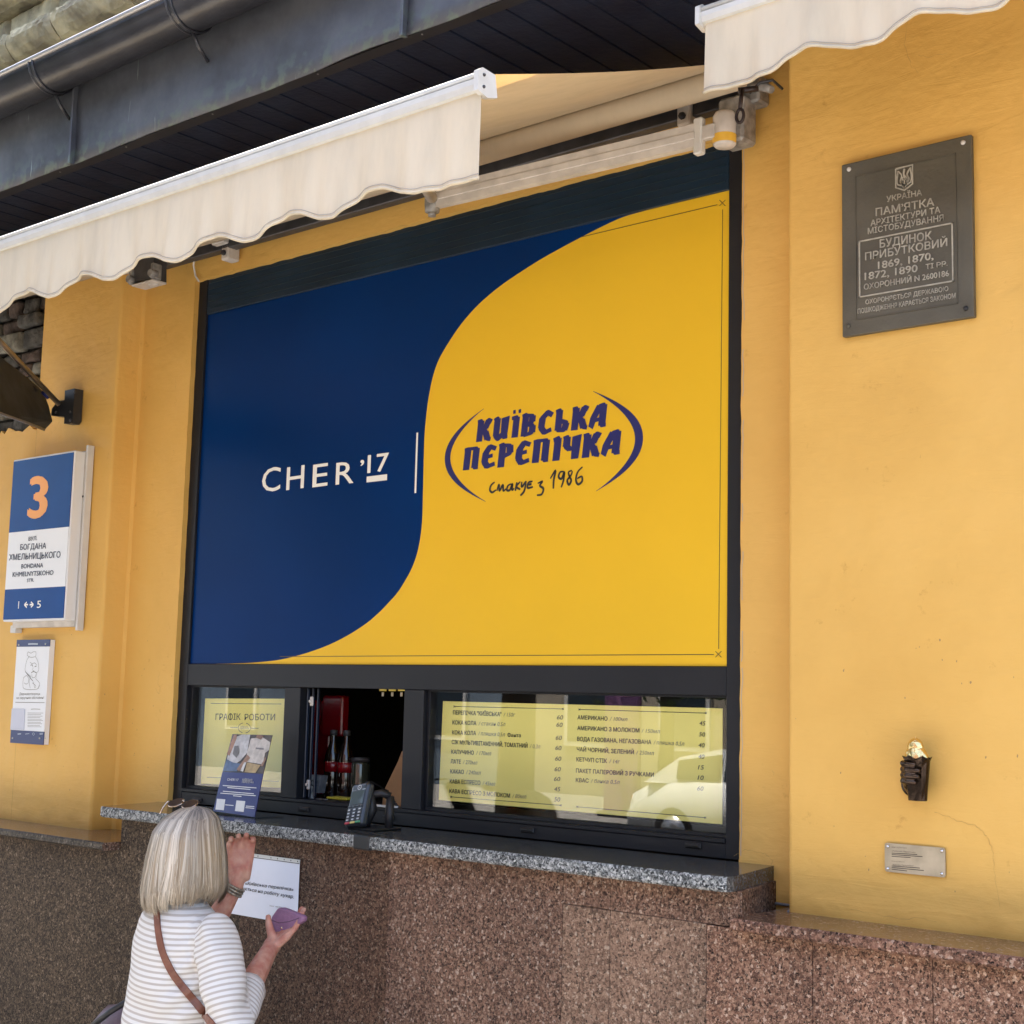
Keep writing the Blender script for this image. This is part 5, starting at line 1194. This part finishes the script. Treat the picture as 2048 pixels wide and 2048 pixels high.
cr_ = RX.copy(); cu_ = UP.copy(); cf_ = WF.copy()
HRc = P(556, 1880, -.455)
fwd = (P(590, 1852, -.425)-P(545, 1892, -.465)).normalized(); nrm = (-cf_*.2+cu_*.9-cr_*.35); nrm = (nrm-fwd*nrm.dot(fwd)).normalized(); acr = fwd.cross(nrm).normalized()
th = [P(547, 1880, -.47), P(541, 1862, -.47), P(537, 1846, -.468), P(536.5, 1834, -.463)]
hand(bm, RW, HRc, fwd, acr, nrm, (.16, .14, .18, .24), lens=(.031, .034, .032, .027), thumb=th)
# left hand: raised, palm to the right, fingers curled back
HLc = P(480, 1729, -.455)
fwd2 = (P(482, 1668, -.455)-P(474, 1745, -.465)).normalized(); nrm2 = (-cf_*.85+cr_*.1); nrm2 = (nrm2-fwd2*nrm2.dot(fwd2)).normalized(); acr2 = fwd2.cross(nrm2).normalized()
if acr2.dot(RX) < 0: acr2 = -acr2
th2 = [P(467, 1738, -.47), P(459, 1716, -.48), P(456, 1700, -.49), P(458, 1688, -.495)]
hand(bm, LW, HLc, fwd2, acr2, nrm2, (.74, .66, .62, .74), lens=(.029, .034, .036, .031), spread=.07, thumb=th2)
remesh(bm, .0036, 'body', M_SKIN, wm, 2)

# striped top
SEG = [('t', Vector((-3.455, -.735, 1.30)), Vector((-3.47, -.72, .90))), ('r', RS, RE), ('r2', RE, RE.lerp(RW, .42)), ('l', LS, LE), ('l2', LE, LE.lerp(LW, .42))]
bm = B()
def ring_loft(bm, rings, n=28):
    vs = []
    for c, a, b, rot in rings:
        ca, sa = math.cos(rot), math.sin(rot)
        vs.append([bm.verts.new((c[0]+a*math.cos(t)*ca-b*math.sin(t)*sa, c[1]+a*math.cos(t)*sa+b*math.sin(t)*ca, c[2])) for t in [2*math.pi*k/n for k in range(n)]])
    for i in range(len(vs)-1):
        for k in range(n): bm.faces.new((vs[i][k], vs[i][(k+1) % n], vs[i+1][(k+1) % n], vs[i+1][k]))
    bm.faces.new(vs[0]); bm.faces.new(vs[-1])
ring_loft(bm, [((-3.43, -.725, 1.375), .052, .052, 0), ((-3.43, -.73, 1.355), .080, .068, 0), ((-3.43, -.73, 1.335), .118, .080, 0), ((-3.428, -.73, 1.31), .150, .092, .0), ((-3.43, -.73, 1.25), .168, .108, .0), ((-3.435, -.73, 1.16), .164, .116, .0),
               ((-3.44, -.73, 1.06), .166, .118, 0), ((-3.445, -.73, .96), .175, .128, 0), ((-3.45, -.73, .86), .18, .13, 0), ((-3.45, -.73, .80), .18, .13, 0)])
caps(bm, [RS+Vector((-.01, 0, -.0)), RS.lerp(RE, .5)+Vector((.004, -.005, 0)), RE], [.060, .062, .061], 16); caps(bm, [RE, RE.lerp(RW, .22), RE.lerp(RW, .42)], [.062, .058, .054], 16)
caps(bm, [LS+Vector((.01, 0, -.0)), LS.lerp(LE, .5), LE], [.062, .060, .058], 16); caps(bm, [LE, LE.lerp(LW, .42)], [.058, .050], 16)
top_ = remesh(bm, .006, 'striped_top', None, wm, 6)
me = top_.data; nv = len(me.vertices); co = np.empty(nv*3, 'f'); me.vertices.foreach_get('co', co); co = co.reshape(-1, 3)
no = np.empty(nv*3, 'f'); me.vertices.foreach_get('normal', no); no = no.reshape(-1, 3)
def seg_dist(co, a, b):
    a = np.array(a); b = np.array(b); d = b-a; t = np.clip(((co-a)@d)/(d@d), 0, 1); return np.linalg.norm(co-(a+t[:, None]*d), axis=1), ((co-a)@d)/np.linalg.norm(d)
stripe = co[:, 2].copy()*-1+.02*np.sin(co[:, 0]*6)
L1 = (RE-RS).length
d1, t1 = seg_dist(co, RS, RE); d2, t2 = seg_dist(co, RE, RE.lerp(RW, .45))
axillary = (co[:, 0] > -3.275-(1.30-co[:, 2])*-.12)
isarm = (np.minimum(d1, d2) < .078) & (co[:, 0] > -3.285+.10*(1.28-co[:, 2]).clip(0, .3))
use2 = isarm & (d2+.004 < d1) & (t2 > 0)
stripe = np.where(isarm, t1*.97-1.285, stripe); stripe = np.where(use2, L1+t2-1.285+0*stripe, stripe)
d3, t3 = seg_dist(co, LS, LE); isl = (d3 < .07) & (co[:, 0] < -3.585) & (co[:, 1] > -.70); stripe = np.where(isl, t3-1.285, stripe)
# folds
fold = np.zeros(nv)
for i in range(nv):
    p = Vector(co[i]); 
    f = .0030*noise.noise(Vector((p.x*9, p.y*9, p.z*14)))
    if isarm[i]:
        w2 = math.exp(-(((p-RE).length)/.10)**2)
        f += .0055*w2*math.sin(62*((p.z-p.y*.5))+p.x*14) + .003*math.exp(-(((p-RS).length-.05)/.05)**2)*math.sin((p.x*1.2+p.z)*60)
    else:
        w3 = math.exp(-((p.x+3.29)/.07)**2)*math.exp(-((p.z-1.12)/.14)**2)
        f += .0045*w3*math.sin((p.z*1.1-p.x*.9)*85)
        f += .0030*math.exp(-((p.z-1.0)/.12)**2)*math.sin(p.z*38+p.x*16)
    fold[i] = f
co2 = co+no*(fold*1.7)[:, None]
# armhole seam pulled in
seam = np.exp(-((np.abs(d1-.078))/.006)**2)*(co[:, 2] < 1.34)*(co[:, 0] < -3.22)
co2 = co2-no*(seam*.003)[:, None]
me.vertices.foreach_set('co', co2.reshape(-1).astype('f'))
at = me.attributes.new('stripe', 'FLOAT', 'POINT'); at.data.foreach_set('value', stripe.astype('f'))
m = bpy.data.materials.new('striped_knit'); m.use_nodes = True; nt = m.node_tree; b = nt.nodes['Principled BSDF']; L = nt.links.new
an = N(nt, 'ShaderNodeAttribute', attribute_name='stripe'); ml = N(nt, 'ShaderNodeMath', operation='MULTIPLY'); ml.inputs[1].default_value = 1/.0150; L(an.outputs['Fac'], ml.inputs[0])
fr = N(nt, 'ShaderNodeMath', operation='FRACT'); L(ml.outputs[0], fr.inputs[0])
rr = ramp(nt, [(0, (.69, .68, .655)), (.50, (.69, .68, .655)), (.56, (.46, .42, .375)), (.90, (.46, .42, .375)), (.97, (.69, .68, .655))]); L(fr.outputs[0], rr.inputs[0]); L(rr.outputs[0], b.inputs['Base Color'])
b.inputs['Roughness'].default_value = .85; b.inputs['Sheen Weight'].default_value = .15; b.inputs['Specular IOR Level'].default_value = .2
tc = N(nt, 'ShaderNodeTexCoord'); kn = N(nt, 'ShaderNodeTexNoise', Scale=320.); L(tc.outputs['Object'], kn.inputs['Vector']); bp = N(nt, 'ShaderNodeBump', Strength=.2, Distance=.002); L(kn.outputs['Fac'], bp.inputs['Height']); L(bp.outputs[0], b.inputs['Normal'])
me.materials.append(m)
# cuffs
for a, w_, r_ in ((RE, RW, .052), (LE, LW, .048)):
    bm = B(); d = (w_-a).normalized(); c = a.lerp(w_, .46); pts = [c-d*.018, c-d*.002, c+d*.002]; tube(bm, pts, [r_+.001, r_, r_-.014], 20, cap=False); obj('cuff', bm, pm('cream_cuff', (.78, .76, .73), .85), wm)
# trousers, shoes
bm = B(); caps(bm, [Vector((-3.46, -.72, .90)), Vector((-3.46, -.72, .82))], [.105, .11], 20)
for s in (-1, 1): caps(bm, [Vector((-3.46+s*.085, -.72, .84)), Vector((-3.46+s*.095, -.70, .48)), Vector((-3.46+s*.10, -.74, .10))], [.088, .075, .06], 16)
remesh(bm, .008, 'trousers', pm('dark_denim', (.03, .04, .07), .8), wm, 4)
for s in (-1, 1):
    bm = B(); caps(bm, [Vector((-3.46+s*.10, -.77, .04)), Vector((-3.46+s*.105, -.68, .045)), Vector((-3.46+s*.115, -.60, .035))], [.04, .042, .032]); remesh(bm, .006, 'shoe', M_WPLAS, wm, 3)
# hair: cap plus locks of ribbons
hc = Vector((HX, HY-.012, 0))
def hair_pt(phi, t, rs, length, par=0):
    # profile from parting to tips: t 0..1
    prof = [(0, 1.624, .004), (.10, 1.617, .042), (.22, 1.594, .076), (.36, 1.552, .097), (.52, 1.490, .109), (.68, 1.430, .115), (.84, 1.385, .118), (.94, 1.362, .114), (1., 1.348, .104)]
    for i in range(len(prof)-1):
        if prof[i][0] <= t <= prof[i+1][0]+1e-9:
            k = (t-prof[i][0])/(prof[i+1][0]-prof[i][0]); k = k*k*(3-2*k)*.3+k*.7
            z = prof[i][1]+(prof[i+1][1]-prof[i][1])*k; r = prof[i][2]+(prof[i+1][2]-prof[i][2])*k; break
    length -= .24*max(0, math.cos(phi)); z = 1.50+(z-1.50)*(1 if z > 1.5 else length)
    a = phi
    sx_, sy_ = .98, 1.04
    # parting slightly right of centre: strands leave along it
    px = .012*(1-t)
    return Vector((hc.x+px+r*rs*math.cos(a)*sx_, hc.y+r*rs*math.sin(a)*sy_+.025*(1-min(1, t*3)), z-.0*(1-rs)))
bm = B(); nph = 40; ring = []
for i in range(13):
    t = i/12; ring.append([bm.verts.new(hair_pt(R(100+340*k/nph), t*.97, .90, 1)) for k in range(nph+1)])
for i in range(12):
    for k in range(nph): bm.faces.new((ring[i][k], ring[i][k+1], ring[i+1][k+1], ring[i+1][k]))
r = bmesh.ops.solidify(bm, geom=bm.faces[:], thickness=-.003)
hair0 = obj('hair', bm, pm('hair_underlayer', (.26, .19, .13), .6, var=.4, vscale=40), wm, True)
verts = []; faces = []; cols = []
rnd = random.Random(17); NS = 7600; ST = 18
nlock = 46; lock = []
for k in range(nlock):
    lock.append((rnd.uniform(-.05, .05), rnd.uniform(-.03, .05), rnd.uniform(0, 1), rnd.uniform(-5, 5), rnd.uniform(0, 6), rnd.uniform(.66, 1.08)))
for s in range(NS):
    f = rnd.random(); layer = rnd.random(); phi_d = 108+324*f; lq = f*nlock+rnd.gauss(0, .35); li = int(lq) % nlock; lk = lock[li]; lf = lq-math.floor(lq)-.5
    rs = .905+.095*layer**.6 + .020*math.cos(lf*2*math.pi)*layer
    ln = 1+lk[0]+rnd.gauss(0, .05)+(.05 if layer < .3 else 0); base = len(verts); wdt = rnd.uniform(.0008, .0018)
    t0 = 0 if rnd.random() < .75 else rnd.uniform(0, .35); t1 = 1 if rnd.random() < .8 else rnd.uniform(.75, 1)
    tone = min(1, max(0, lk[2]*.95+rnd.gauss(0, .24))); jit = rnd.uniform(.82, 1.12); fz = rnd.gauss(0, .16); cl = rnd.uniform(-1, 1); fly = rnd.uniform(.03, .13) if rnd.random() < .045 else 0
    if fly: wdt *= .45
    for j in range(ST):
        t = t0+(t1-t0)*j/(ST-1)
        pinch = -lf*(324/nlock)*.75*max(0, t-.25)**1.5
        ph = R(phi_d+pinch+fz*14*t+lk[3]*t*t+2.2*math.sin(t*5+lk[4]))
        rr_ = rs+(fly*t*t if fly else 0)+lk[1]*t*t*layer+.006*math.sin(t*9+cl*3)*t-(.05*max(0, t-.85)/.15 if layer > .5 else 0)*(.5+.5*cl)
        p = hair_pt(ph, t, rr_, ln)
        tan = Vector((-math.sin(ph), math.cos(ph), 0)); wv = wdt*(1-.75*(j/(ST-1))**3)
        verts += [p-tan*wv, p+tan*wv]
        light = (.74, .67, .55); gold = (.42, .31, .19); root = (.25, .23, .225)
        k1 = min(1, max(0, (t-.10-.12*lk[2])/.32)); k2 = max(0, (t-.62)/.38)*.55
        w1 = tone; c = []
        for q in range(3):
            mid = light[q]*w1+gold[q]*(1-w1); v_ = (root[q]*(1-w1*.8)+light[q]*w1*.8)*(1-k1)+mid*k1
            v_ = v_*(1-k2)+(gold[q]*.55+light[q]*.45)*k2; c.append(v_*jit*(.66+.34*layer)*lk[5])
        cols += [(*c, 1), (*c, 1)]
    for j in range(ST-1): faces.append((base+2*j, base+2*j+1, base+2*j+3, base+2*j+2))
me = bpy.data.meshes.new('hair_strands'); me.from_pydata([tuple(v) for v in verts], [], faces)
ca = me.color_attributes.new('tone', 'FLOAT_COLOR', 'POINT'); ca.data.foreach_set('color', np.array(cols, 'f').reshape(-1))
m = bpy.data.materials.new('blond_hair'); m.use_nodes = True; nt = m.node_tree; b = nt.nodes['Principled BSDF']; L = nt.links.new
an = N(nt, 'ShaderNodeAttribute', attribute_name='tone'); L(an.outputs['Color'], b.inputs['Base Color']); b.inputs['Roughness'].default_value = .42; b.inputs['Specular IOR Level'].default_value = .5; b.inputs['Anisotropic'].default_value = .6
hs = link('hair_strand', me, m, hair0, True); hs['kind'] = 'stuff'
# bracelet / watch band
bm = B(); d = (LW-LE).normalized()
for k in range(3): 
    c = LW-d*(.004+.009*k); x = d.orthogonal().normalized(); y = d.cross(x); tube(bm, [c+(x*math.cos(a)+y*math.sin(a))*.030 for a in [2*math.pi*i/20 for i in range(21)]], .0045, 6, cap=False)
obj('bracelet', bm, pm('champagne_metal', (.42, .36, .28), .4, metal=.5, var=.5, vscale=200), wm)
bm = B(); c = P(588, 1892, -.44); d = fwd; x = d.orthogonal().normalized(); y = d.cross(x); c = HRc+fwd*.055+acr*.01; tube(bm, [c+(x*math.cos(a)+y*math.sin(a))*.0115 for a in [2*math.pi*i/16 for i in range(17)]], .0016, 6, cap=False); obj('ring', bm, pm('gold', (.8, .6, .3), .2, metal=1), wm)
# purse in her right hand
pu = thing('coin_purse', P(578, 1840, -.43), 'small lilac snap purse held in the right hand of the woman', 'purse')
pp_ = [P(*zn(*t), -.435) for t in ((1515, 1002), (1452, 1092), (1456, 1202), (1545, 1200), (1655, 1142), (1700, 1104), (1694, 1074), (1640, 1046))]
nn = (pp_[1]-pp_[0]).cross(pp_[4]-pp_[0]).normalized()
if nn.dot(WF) > 0: nn = -nn
def chaikin(p):
    o = []
    for i in range(len(p)):
        a = p[i]; b = p[(i+1) % len(p)]; o += [a*.88+b*.12, a*.12+b*.88]
    return o
pq = chaikin(chaikin([P(*zn(*t), -.435) for t in ((1514, 1000), (1450, 1090), (1456, 1204), (1560, 1202), (1700, 1122), (1708, 1078))]))
pc_ = sum(pq, Vector())/len(pq); M_PUR = pm('lilac_leather', (.31, .16, .27), .55, var=.12, vscale=60, bump=.35, bscale=260)
bm = B(); lay = []
for sc_, off in ((.90, .0115), (.97, .0095), (1., .004), (1., -.006), (.95, -.011)): lay.append([bm.verts.new(pc_+(p-pc_)*sc_+nn*off) for p in pq])
for a, b in zip(lay[:-1], lay[1:]):
    for i in range(len(a)): bm.faces.new((a[i], a[(i+1) % len(a)], b[(i+1) % len(a)], b[i]))
bm.faces.new(lay[0]); bm.faces.new(lay[-1][::-1])
for f in bm.faces: f.smooth = len(f.verts) == 4
obj('body', bm, M_PUR, pu)
bm = B(); tube(bm, [P(*zn(*t), -.435)+nn*.0112 for t in ((1462, 1108), (1520, 1128), (1600, 1118), (1680, 1090))], .0012, 6); obj('flap_seam', bm, pm('dark_lilac_seam', (.12, .06, .11), .6), pu)
bm = B(); ell(bm, P(*zn(1540, 1168), -.435)+nn*.010, (.004, .004, .004)); obj('snap_button', bm, pm('snap_gold', (.6, .45, .3), .25, metal=1), pu)
# sunglasses on her head
gc = P(366, 1607, -.665); sg = thing('sunglasses', gc, 'sunglasses with thin pale gold frame pushed up on the blond hair', 'sunglasses')
for s in (-1, 1):
    c = gc+Vector((s*.033, 0, 0)); ax1 = Vector((1, 0, 0)); ax2 = Vector((0, .72, .42)).normalized()
    ptsl = [c+ax1*.029*math.cos(a)+ax2*.021*math.sin(a) for a in [2*math.pi*i/18 for i in range(18)]]
    bm = B(); bm.faces.new([bm.verts.new(p) for p in ptsl]); r = bmesh.ops.extrude_face_region(bm, geom=bm.faces[:])
    for g in r['geom']:
        if isinstance(g, bmesh.types.BMVert): g.co += Vector((0, -.001, .0015))
    obj('lens', bm, pm('dark_brown_lens', (.025, .012, .010), .3, spec=.3), sg)
    bm = B(); tube(bm, ptsl+[ptsl[0]], .0018, 6, cap=False); obj('rim', bm, pm('gold_rim', (.55, .42, .32), .25, metal=.8), sg)
    bm = B(); tube(bm, [c+Vector((s*.030, 0, .004)), c+Vector((s*.035, -.006, .0)), c+Vector((s*.038, -.016, -.014)), c+Vector((s*.040, -.026, -.034))], .0018, 6); obj('temple', bm, pm('gold_rim2', (.6, .5, .42), .25, metal=.8), sg)
bm = B(); tube(bm, [gc+Vector((-.006, 0, .006)), gc+Vector((0, 0, .010)), gc+Vector((.006, 0, .006))], .0018, 6); obj('bridge', bm, pm('gold_rim3', (.6, .5, .42), .25, metal=.8), sg)
# shoulder bag
bg_ = thing('shoulder_bag', (-3.62, -.72, .86), 'mauve quilted shoulder bag with brown leather strap across the woman back', 'bag')
zc = lambda a, b: (180+a/3.959, 1560+b/3.959)
# strap follows the back of the top: cast from the camera side onto the mesh
from mathutils.bvhtree import BVHTree
bv = BVHTree.FromPolygons([Vector(c) for c in co2], [tuple(p.vertices) for p in top_.data.polygons])
sp_px = cr([(528, 960), (533, 1060), (545, 1200), (575, 1350), (640, 1500), (720, 1620), (810, 1730), (890, 1830), (985, 1960), (1040, 2040), (1090, 2120)], 5)
pts = []
for u, v in sp_px:
    d = (WF + (zc(u, v)[0]-1024)/F*RX - (zc(u, v)[1]-1024)/F*UP).normalized(); h = bv.ray_cast(CAM, d)
    if h[0] is not None: pts.append((h[0], h[1]))
bm = B(); L2 = []
for i, (p, n_) in enumerate(pts):
    t = (pts[min(i+1, len(pts)-1)][0]-pts[max(i-1, 0)][0]).normalized(); s = t.cross(n_).normalized()
    L2.append([bm.verts.new(p+s*.0105+n_*.001), bm.verts.new(p+s*.0095+n_*.0055), bm.verts.new(p-s*.0095+n_*.0055), bm.verts.new(p-s*.0105+n_*.001)])
for i in range(len(L2)-1):
    for k in range(3): bm.faces.new((L2[i][k], L2[i+1][k], L2[i+1][k+1], L2[i][k+1]))
obj('strap', bm, pm('brown_leather', (.20, .075, .045), .45, var=.2, vscale=30), bg_)
bc = P(236, 2040, -.66)
bm = B(); ell(bm, bc+Vector((-.02, .02, -.10)), (.135, .07, .155), Matrix.Rotation(.5, 4, 'Y')); 
bmesh.ops.subdivide_edges(bm, edges=bm.edges[:], cuts=1, use_grid_fill=True)
for v in bm.verts:
    q_ = v.co; f = abs(math.sin((q_.x+q_.z)*52))*abs(math.sin((q_.x-q_.z)*52)); v.co += (q_-(bc+Vector((-.02, .02, -.10)))).normalized()*.006*f
obj('body', bm, pm('mauve_quilt', (.115, .075, .095), .5, var=.25, vscale=20, bump=.2, bscale=90), bg_, True)
bm = B(); e0 = [P(*zc(20, 1945), -.74), P(*zc(160, 1835), -.72), P(*zc(290, 1755), -.70), P(*zc(345, 1725), -.68)]; tube(bm, e0, .009, 8); obj('zip_edge', bm, M_BLK, bg_)

# ------------------------------------------------------------------ across the street (mirrored in the panes)
M_FAC = pm('opposite_plaster', (.42, .36, .28), .85, var=.2, vscale=.6)
M_WIN2 = pm('opposite_glass', (.03, .045, .06), .08)
for bx0, bx1, hh, mat, lab in ((-34, -20.5, 13, pm('blue_grey_plaster', (.20, .26, .32), .85, var=.2, vscale=.5), 'blue grey town house across the street, left of the ochre one'), (-20.4, -6, 11, M_FAC, 'ochre town house across the street behind the white car'), (-5.9, 12, 12, pm('brick_red', (.30, .14, .10), .9, var=.25, vscale=1.5), 'red brick town house across the street, right of the ochre one')):
    t = thing('town_house', ((bx0+bx1)/2, -21, 0), lab, 'building'); bm = B(); box(bm, (bx0, -29, 0), (bx1, -21, hh)); obj('wall', bm, mat, t)
    x = bx0+1.2
    wme = None
    while x < bx1-1.5:
        for fl in range(int(hh/3.4)):
            bm = B(); box(bm, (x, -21.0, 1.0+fl*3.2), (x+1.2, -20.94, 3.0+fl*3.2)); wn = obj('window', bm, M_WPLAS, t)
            bm = B(); box(bm, (x+.1, -20.94, 1.1+fl*3.2), (x+1.1, -20.93, 2.9+fl*3.2)); obj('pane', bm, M_WIN2, wn)
        x += 2.4
bm = B(); box(bm, (-15.2, -17.1, .1), (-14.5, -17.0, 2.6)); t = thing('banner_stand', (-14.8, -17, 0), 'tall magenta banner stand on the far pavement behind the car', 'banner'); obj('banner', bm, pm('magenta_print', (.36, .16, .32), .5), t)
bm = B(); box(bm, (-15.25, -17.25, 0), (-14.45, -16.85, .09), .02); obj('foot', bm, M_DKG, t)
t = thing('town_house', (-23, 4, 0), 'grey town house further left on the near side of the street', 'building'); bm = B(); box(bm, (-30, -.3, 0), (-16.3, 8, 10)); obj('wall', bm, pm('warm_grey_plaster', (.34, .31, .27), .85, var=.2, vscale=.6), t)
for x in (-29, -26.4, -23.8, -21.2, -18.6):
    for fl in range(3):
        bm = B(); box(bm, (x, -.36, 1.0+fl*3.1), (x+1.2, -.3, 3.0+fl*3.1)); wn = obj('window', bm, M_WPLAS, t); bm = B(); box(bm, (x+.1, -.372, 1.1+fl*3.1), (x+1.1, -.36, 2.9+fl*3.1)); obj('pane', bm, M_WIN2, wn)
# parked white car
pcx = -10.2; pcy = -14.6
car = thing('parked_car', (pcx, pcy, -.12), 'white car parked across the street, mirrored in the right pane', 'car')
bm = B(); sec = []
prof = [(-2.2, .35, .62), (-2.15, .30, .80), (-1.9, .25, .92), (-1.45, .22, .98), (-1.0, .22, 1.02), (-.5, .22, 1.03), (.3, .22, 1.03), (1.0, .22, 1.0), (1.5, .22, .93), (1.95, .25, .82), (2.15, .30, .68), (2.2, .36, .55)]
for x, zlo, zhi in prof:
    w0 = .88 if abs(x) < 1.9 else .78
    sec.append([bm.verts.new((pcx+x, pcy+y, -.12+z)) for y, z in ((-w0, zlo), (-w0-.02, (zlo+zhi)/2), (-w0*.94, zhi-.03), (-w0*.8, zhi), (w0*.8, zhi), (w0*.94, zhi-.03), (w0+.02, (zlo+zhi)/2), (w0, zlo))])
for i in range(len(sec)-1):
    for k in range(8): bm.faces.new((sec[i][k], sec[i+1][k], sec[i+1][(k+1) % 8], sec[i][(k+1) % 8]))
bm.faces.new(sec[0]); bm.faces.new(sec[-1])
M_CARP = pm('white_car_paint', (.82, .82, .80), .2, coat=.6); obj('body', bm, M_CARP, car, True)
bm = B(); sec = []
for x, z in ((-1.9, .95), (-1.35, 1.32), (-.7, 1.45), (.2, 1.46), (.7, 1.36), (1.35, 1.0)):
    w0 = .80-.22*(z-.95); sec.append([bm.verts.new((pcx+x, pcy+y, -.12+zz)) for y, zz in ((-.82, .95), (-w0, z), (w0, z), (.82, .95))])
for i in range(len(sec)-1):
    for k in range(3): f = bm.faces.new((sec[i][k], sec[i+1][k], sec[i+1][k+1], sec[i][k+1]))
obj('roof', bm, M_CARP, car)
for s in (-1, 1):
    for x0_, x1_, a0, a1 in ((-1.35, -.65, .25, .36), (-.58, .15, .38, .38), (.22, .85, .37, .22)):
        bm = B(); yy = s*.83; vs = [bm.verts.new((pcx+x, pcy+yy-s*dz*.25, -.12+1.02+dz)) for x, dz in ((x0_, 0), (x1_, 0), (x1_, a1), (x0_, a0))]; bm.faces.new(vs); obj('side_window', bm, M_WIN2, car)
    for x in (-1.35, 1.35):
        c = (pcx+x, pcy+s*.80, .20); bm = B(); lathe(bm, [(.15, -.1), (.31, -.1), (.33, -.06), (.33, .06), (.31, .1), (.15, .1)], c, 24, 'y'); w2 = obj('wheel', bm, M_BLK, car)
        bm = B(); lathe(bm, [(.02, -.105), (.2, -.10), (.2, .10), (.02, .105)], c, 16, 'y'); obj('rim', bm, pm('alloy', (.5, .5, .5), .3, metal=.8), w2)
    bm = B(); box(bm, (pcx-2.19, pcy+s*.62-.12, .48), (pcx-2.08, pcy+s*.62+.12, .62), .02); obj('tail_lamp', bm, pm('tail_red', (.4, .02, .02), .2), car)
# trees on the far pavement, plus one added on the near kerb for shade
def tree(x, y, h, label, sd):
    t = thing('street_tree', (x, y, 0), label, 'tree', 'street trees on the far pavement'); rd = random.Random(sd)
    bm = B(); tube(bm, [(x, y, 0), (x+.05, y, h*.3), (x-.05, y+.05, h*.6)], [.16, .12, .07], 8)
    for k in range(6):
        a = rd.uniform(0, 6.28); tube(bm, [(x, y, h*.35+.1*k), (x+math.cos(a)*.9, y+math.sin(a)*.9, h*.55+.15*k)], [.05, .02], 5)
    obj('trunk', bm, pm('bark', (.10, .08, .06), .9, var=.3), t)
    vs = []; fs = []
    rs_ = 1.6 if y > -6 else 1.
    for k in range(2600 if y < -6 else 5200):
        d = Vector((rd.gauss(0, 1), rd.gauss(0, 1), rd.gauss(0, 1))).normalized()*(rd.random()**.4); n3 = 1+.35*noise.noise(d*2.3+Vector((sd, 0, 0)))
        c = Vector((x, y, h*.66))+Vector((d.x*1.9*n3*rs_, d.y*1.7*n3*rs_, d.z*h*.34*n3)); a = Vector((rd.uniform(-1, 1), rd.uniform(-1, 1), rd.uniform(-1, 1))).normalized(); b = a.orthogonal().normalized(); s = rd.uniform(.08, .15); i0 = len(vs)
        vs += [c+a*s, c+b*s*.6, c-a*s, c-b*s*.6]; fs.append((i0, i0+1, i0+2, i0+3))
    me = bpy.data.meshes.new('crown'); me.from_pydata([tuple(v) for v in vs], [], fs); link('crown', me, pm('leaf', (.07, .13, .03), .6, var=.5, vscale=3), t)
tree(-14.5, -17.8, 5.6, 'leafy street tree across the road, left one of the pair behind the car', 4); tree(-11.6, -18.0, 4.6, 'leafy street tree across the road, right one of the pair behind the car', 9)
tree(-6.7, -4.5, 7.0, 'large unseen shade tree added on the near kerb, standing left of the shop front', 12)  # added out of view to shade the pavement and cut bounce light at left
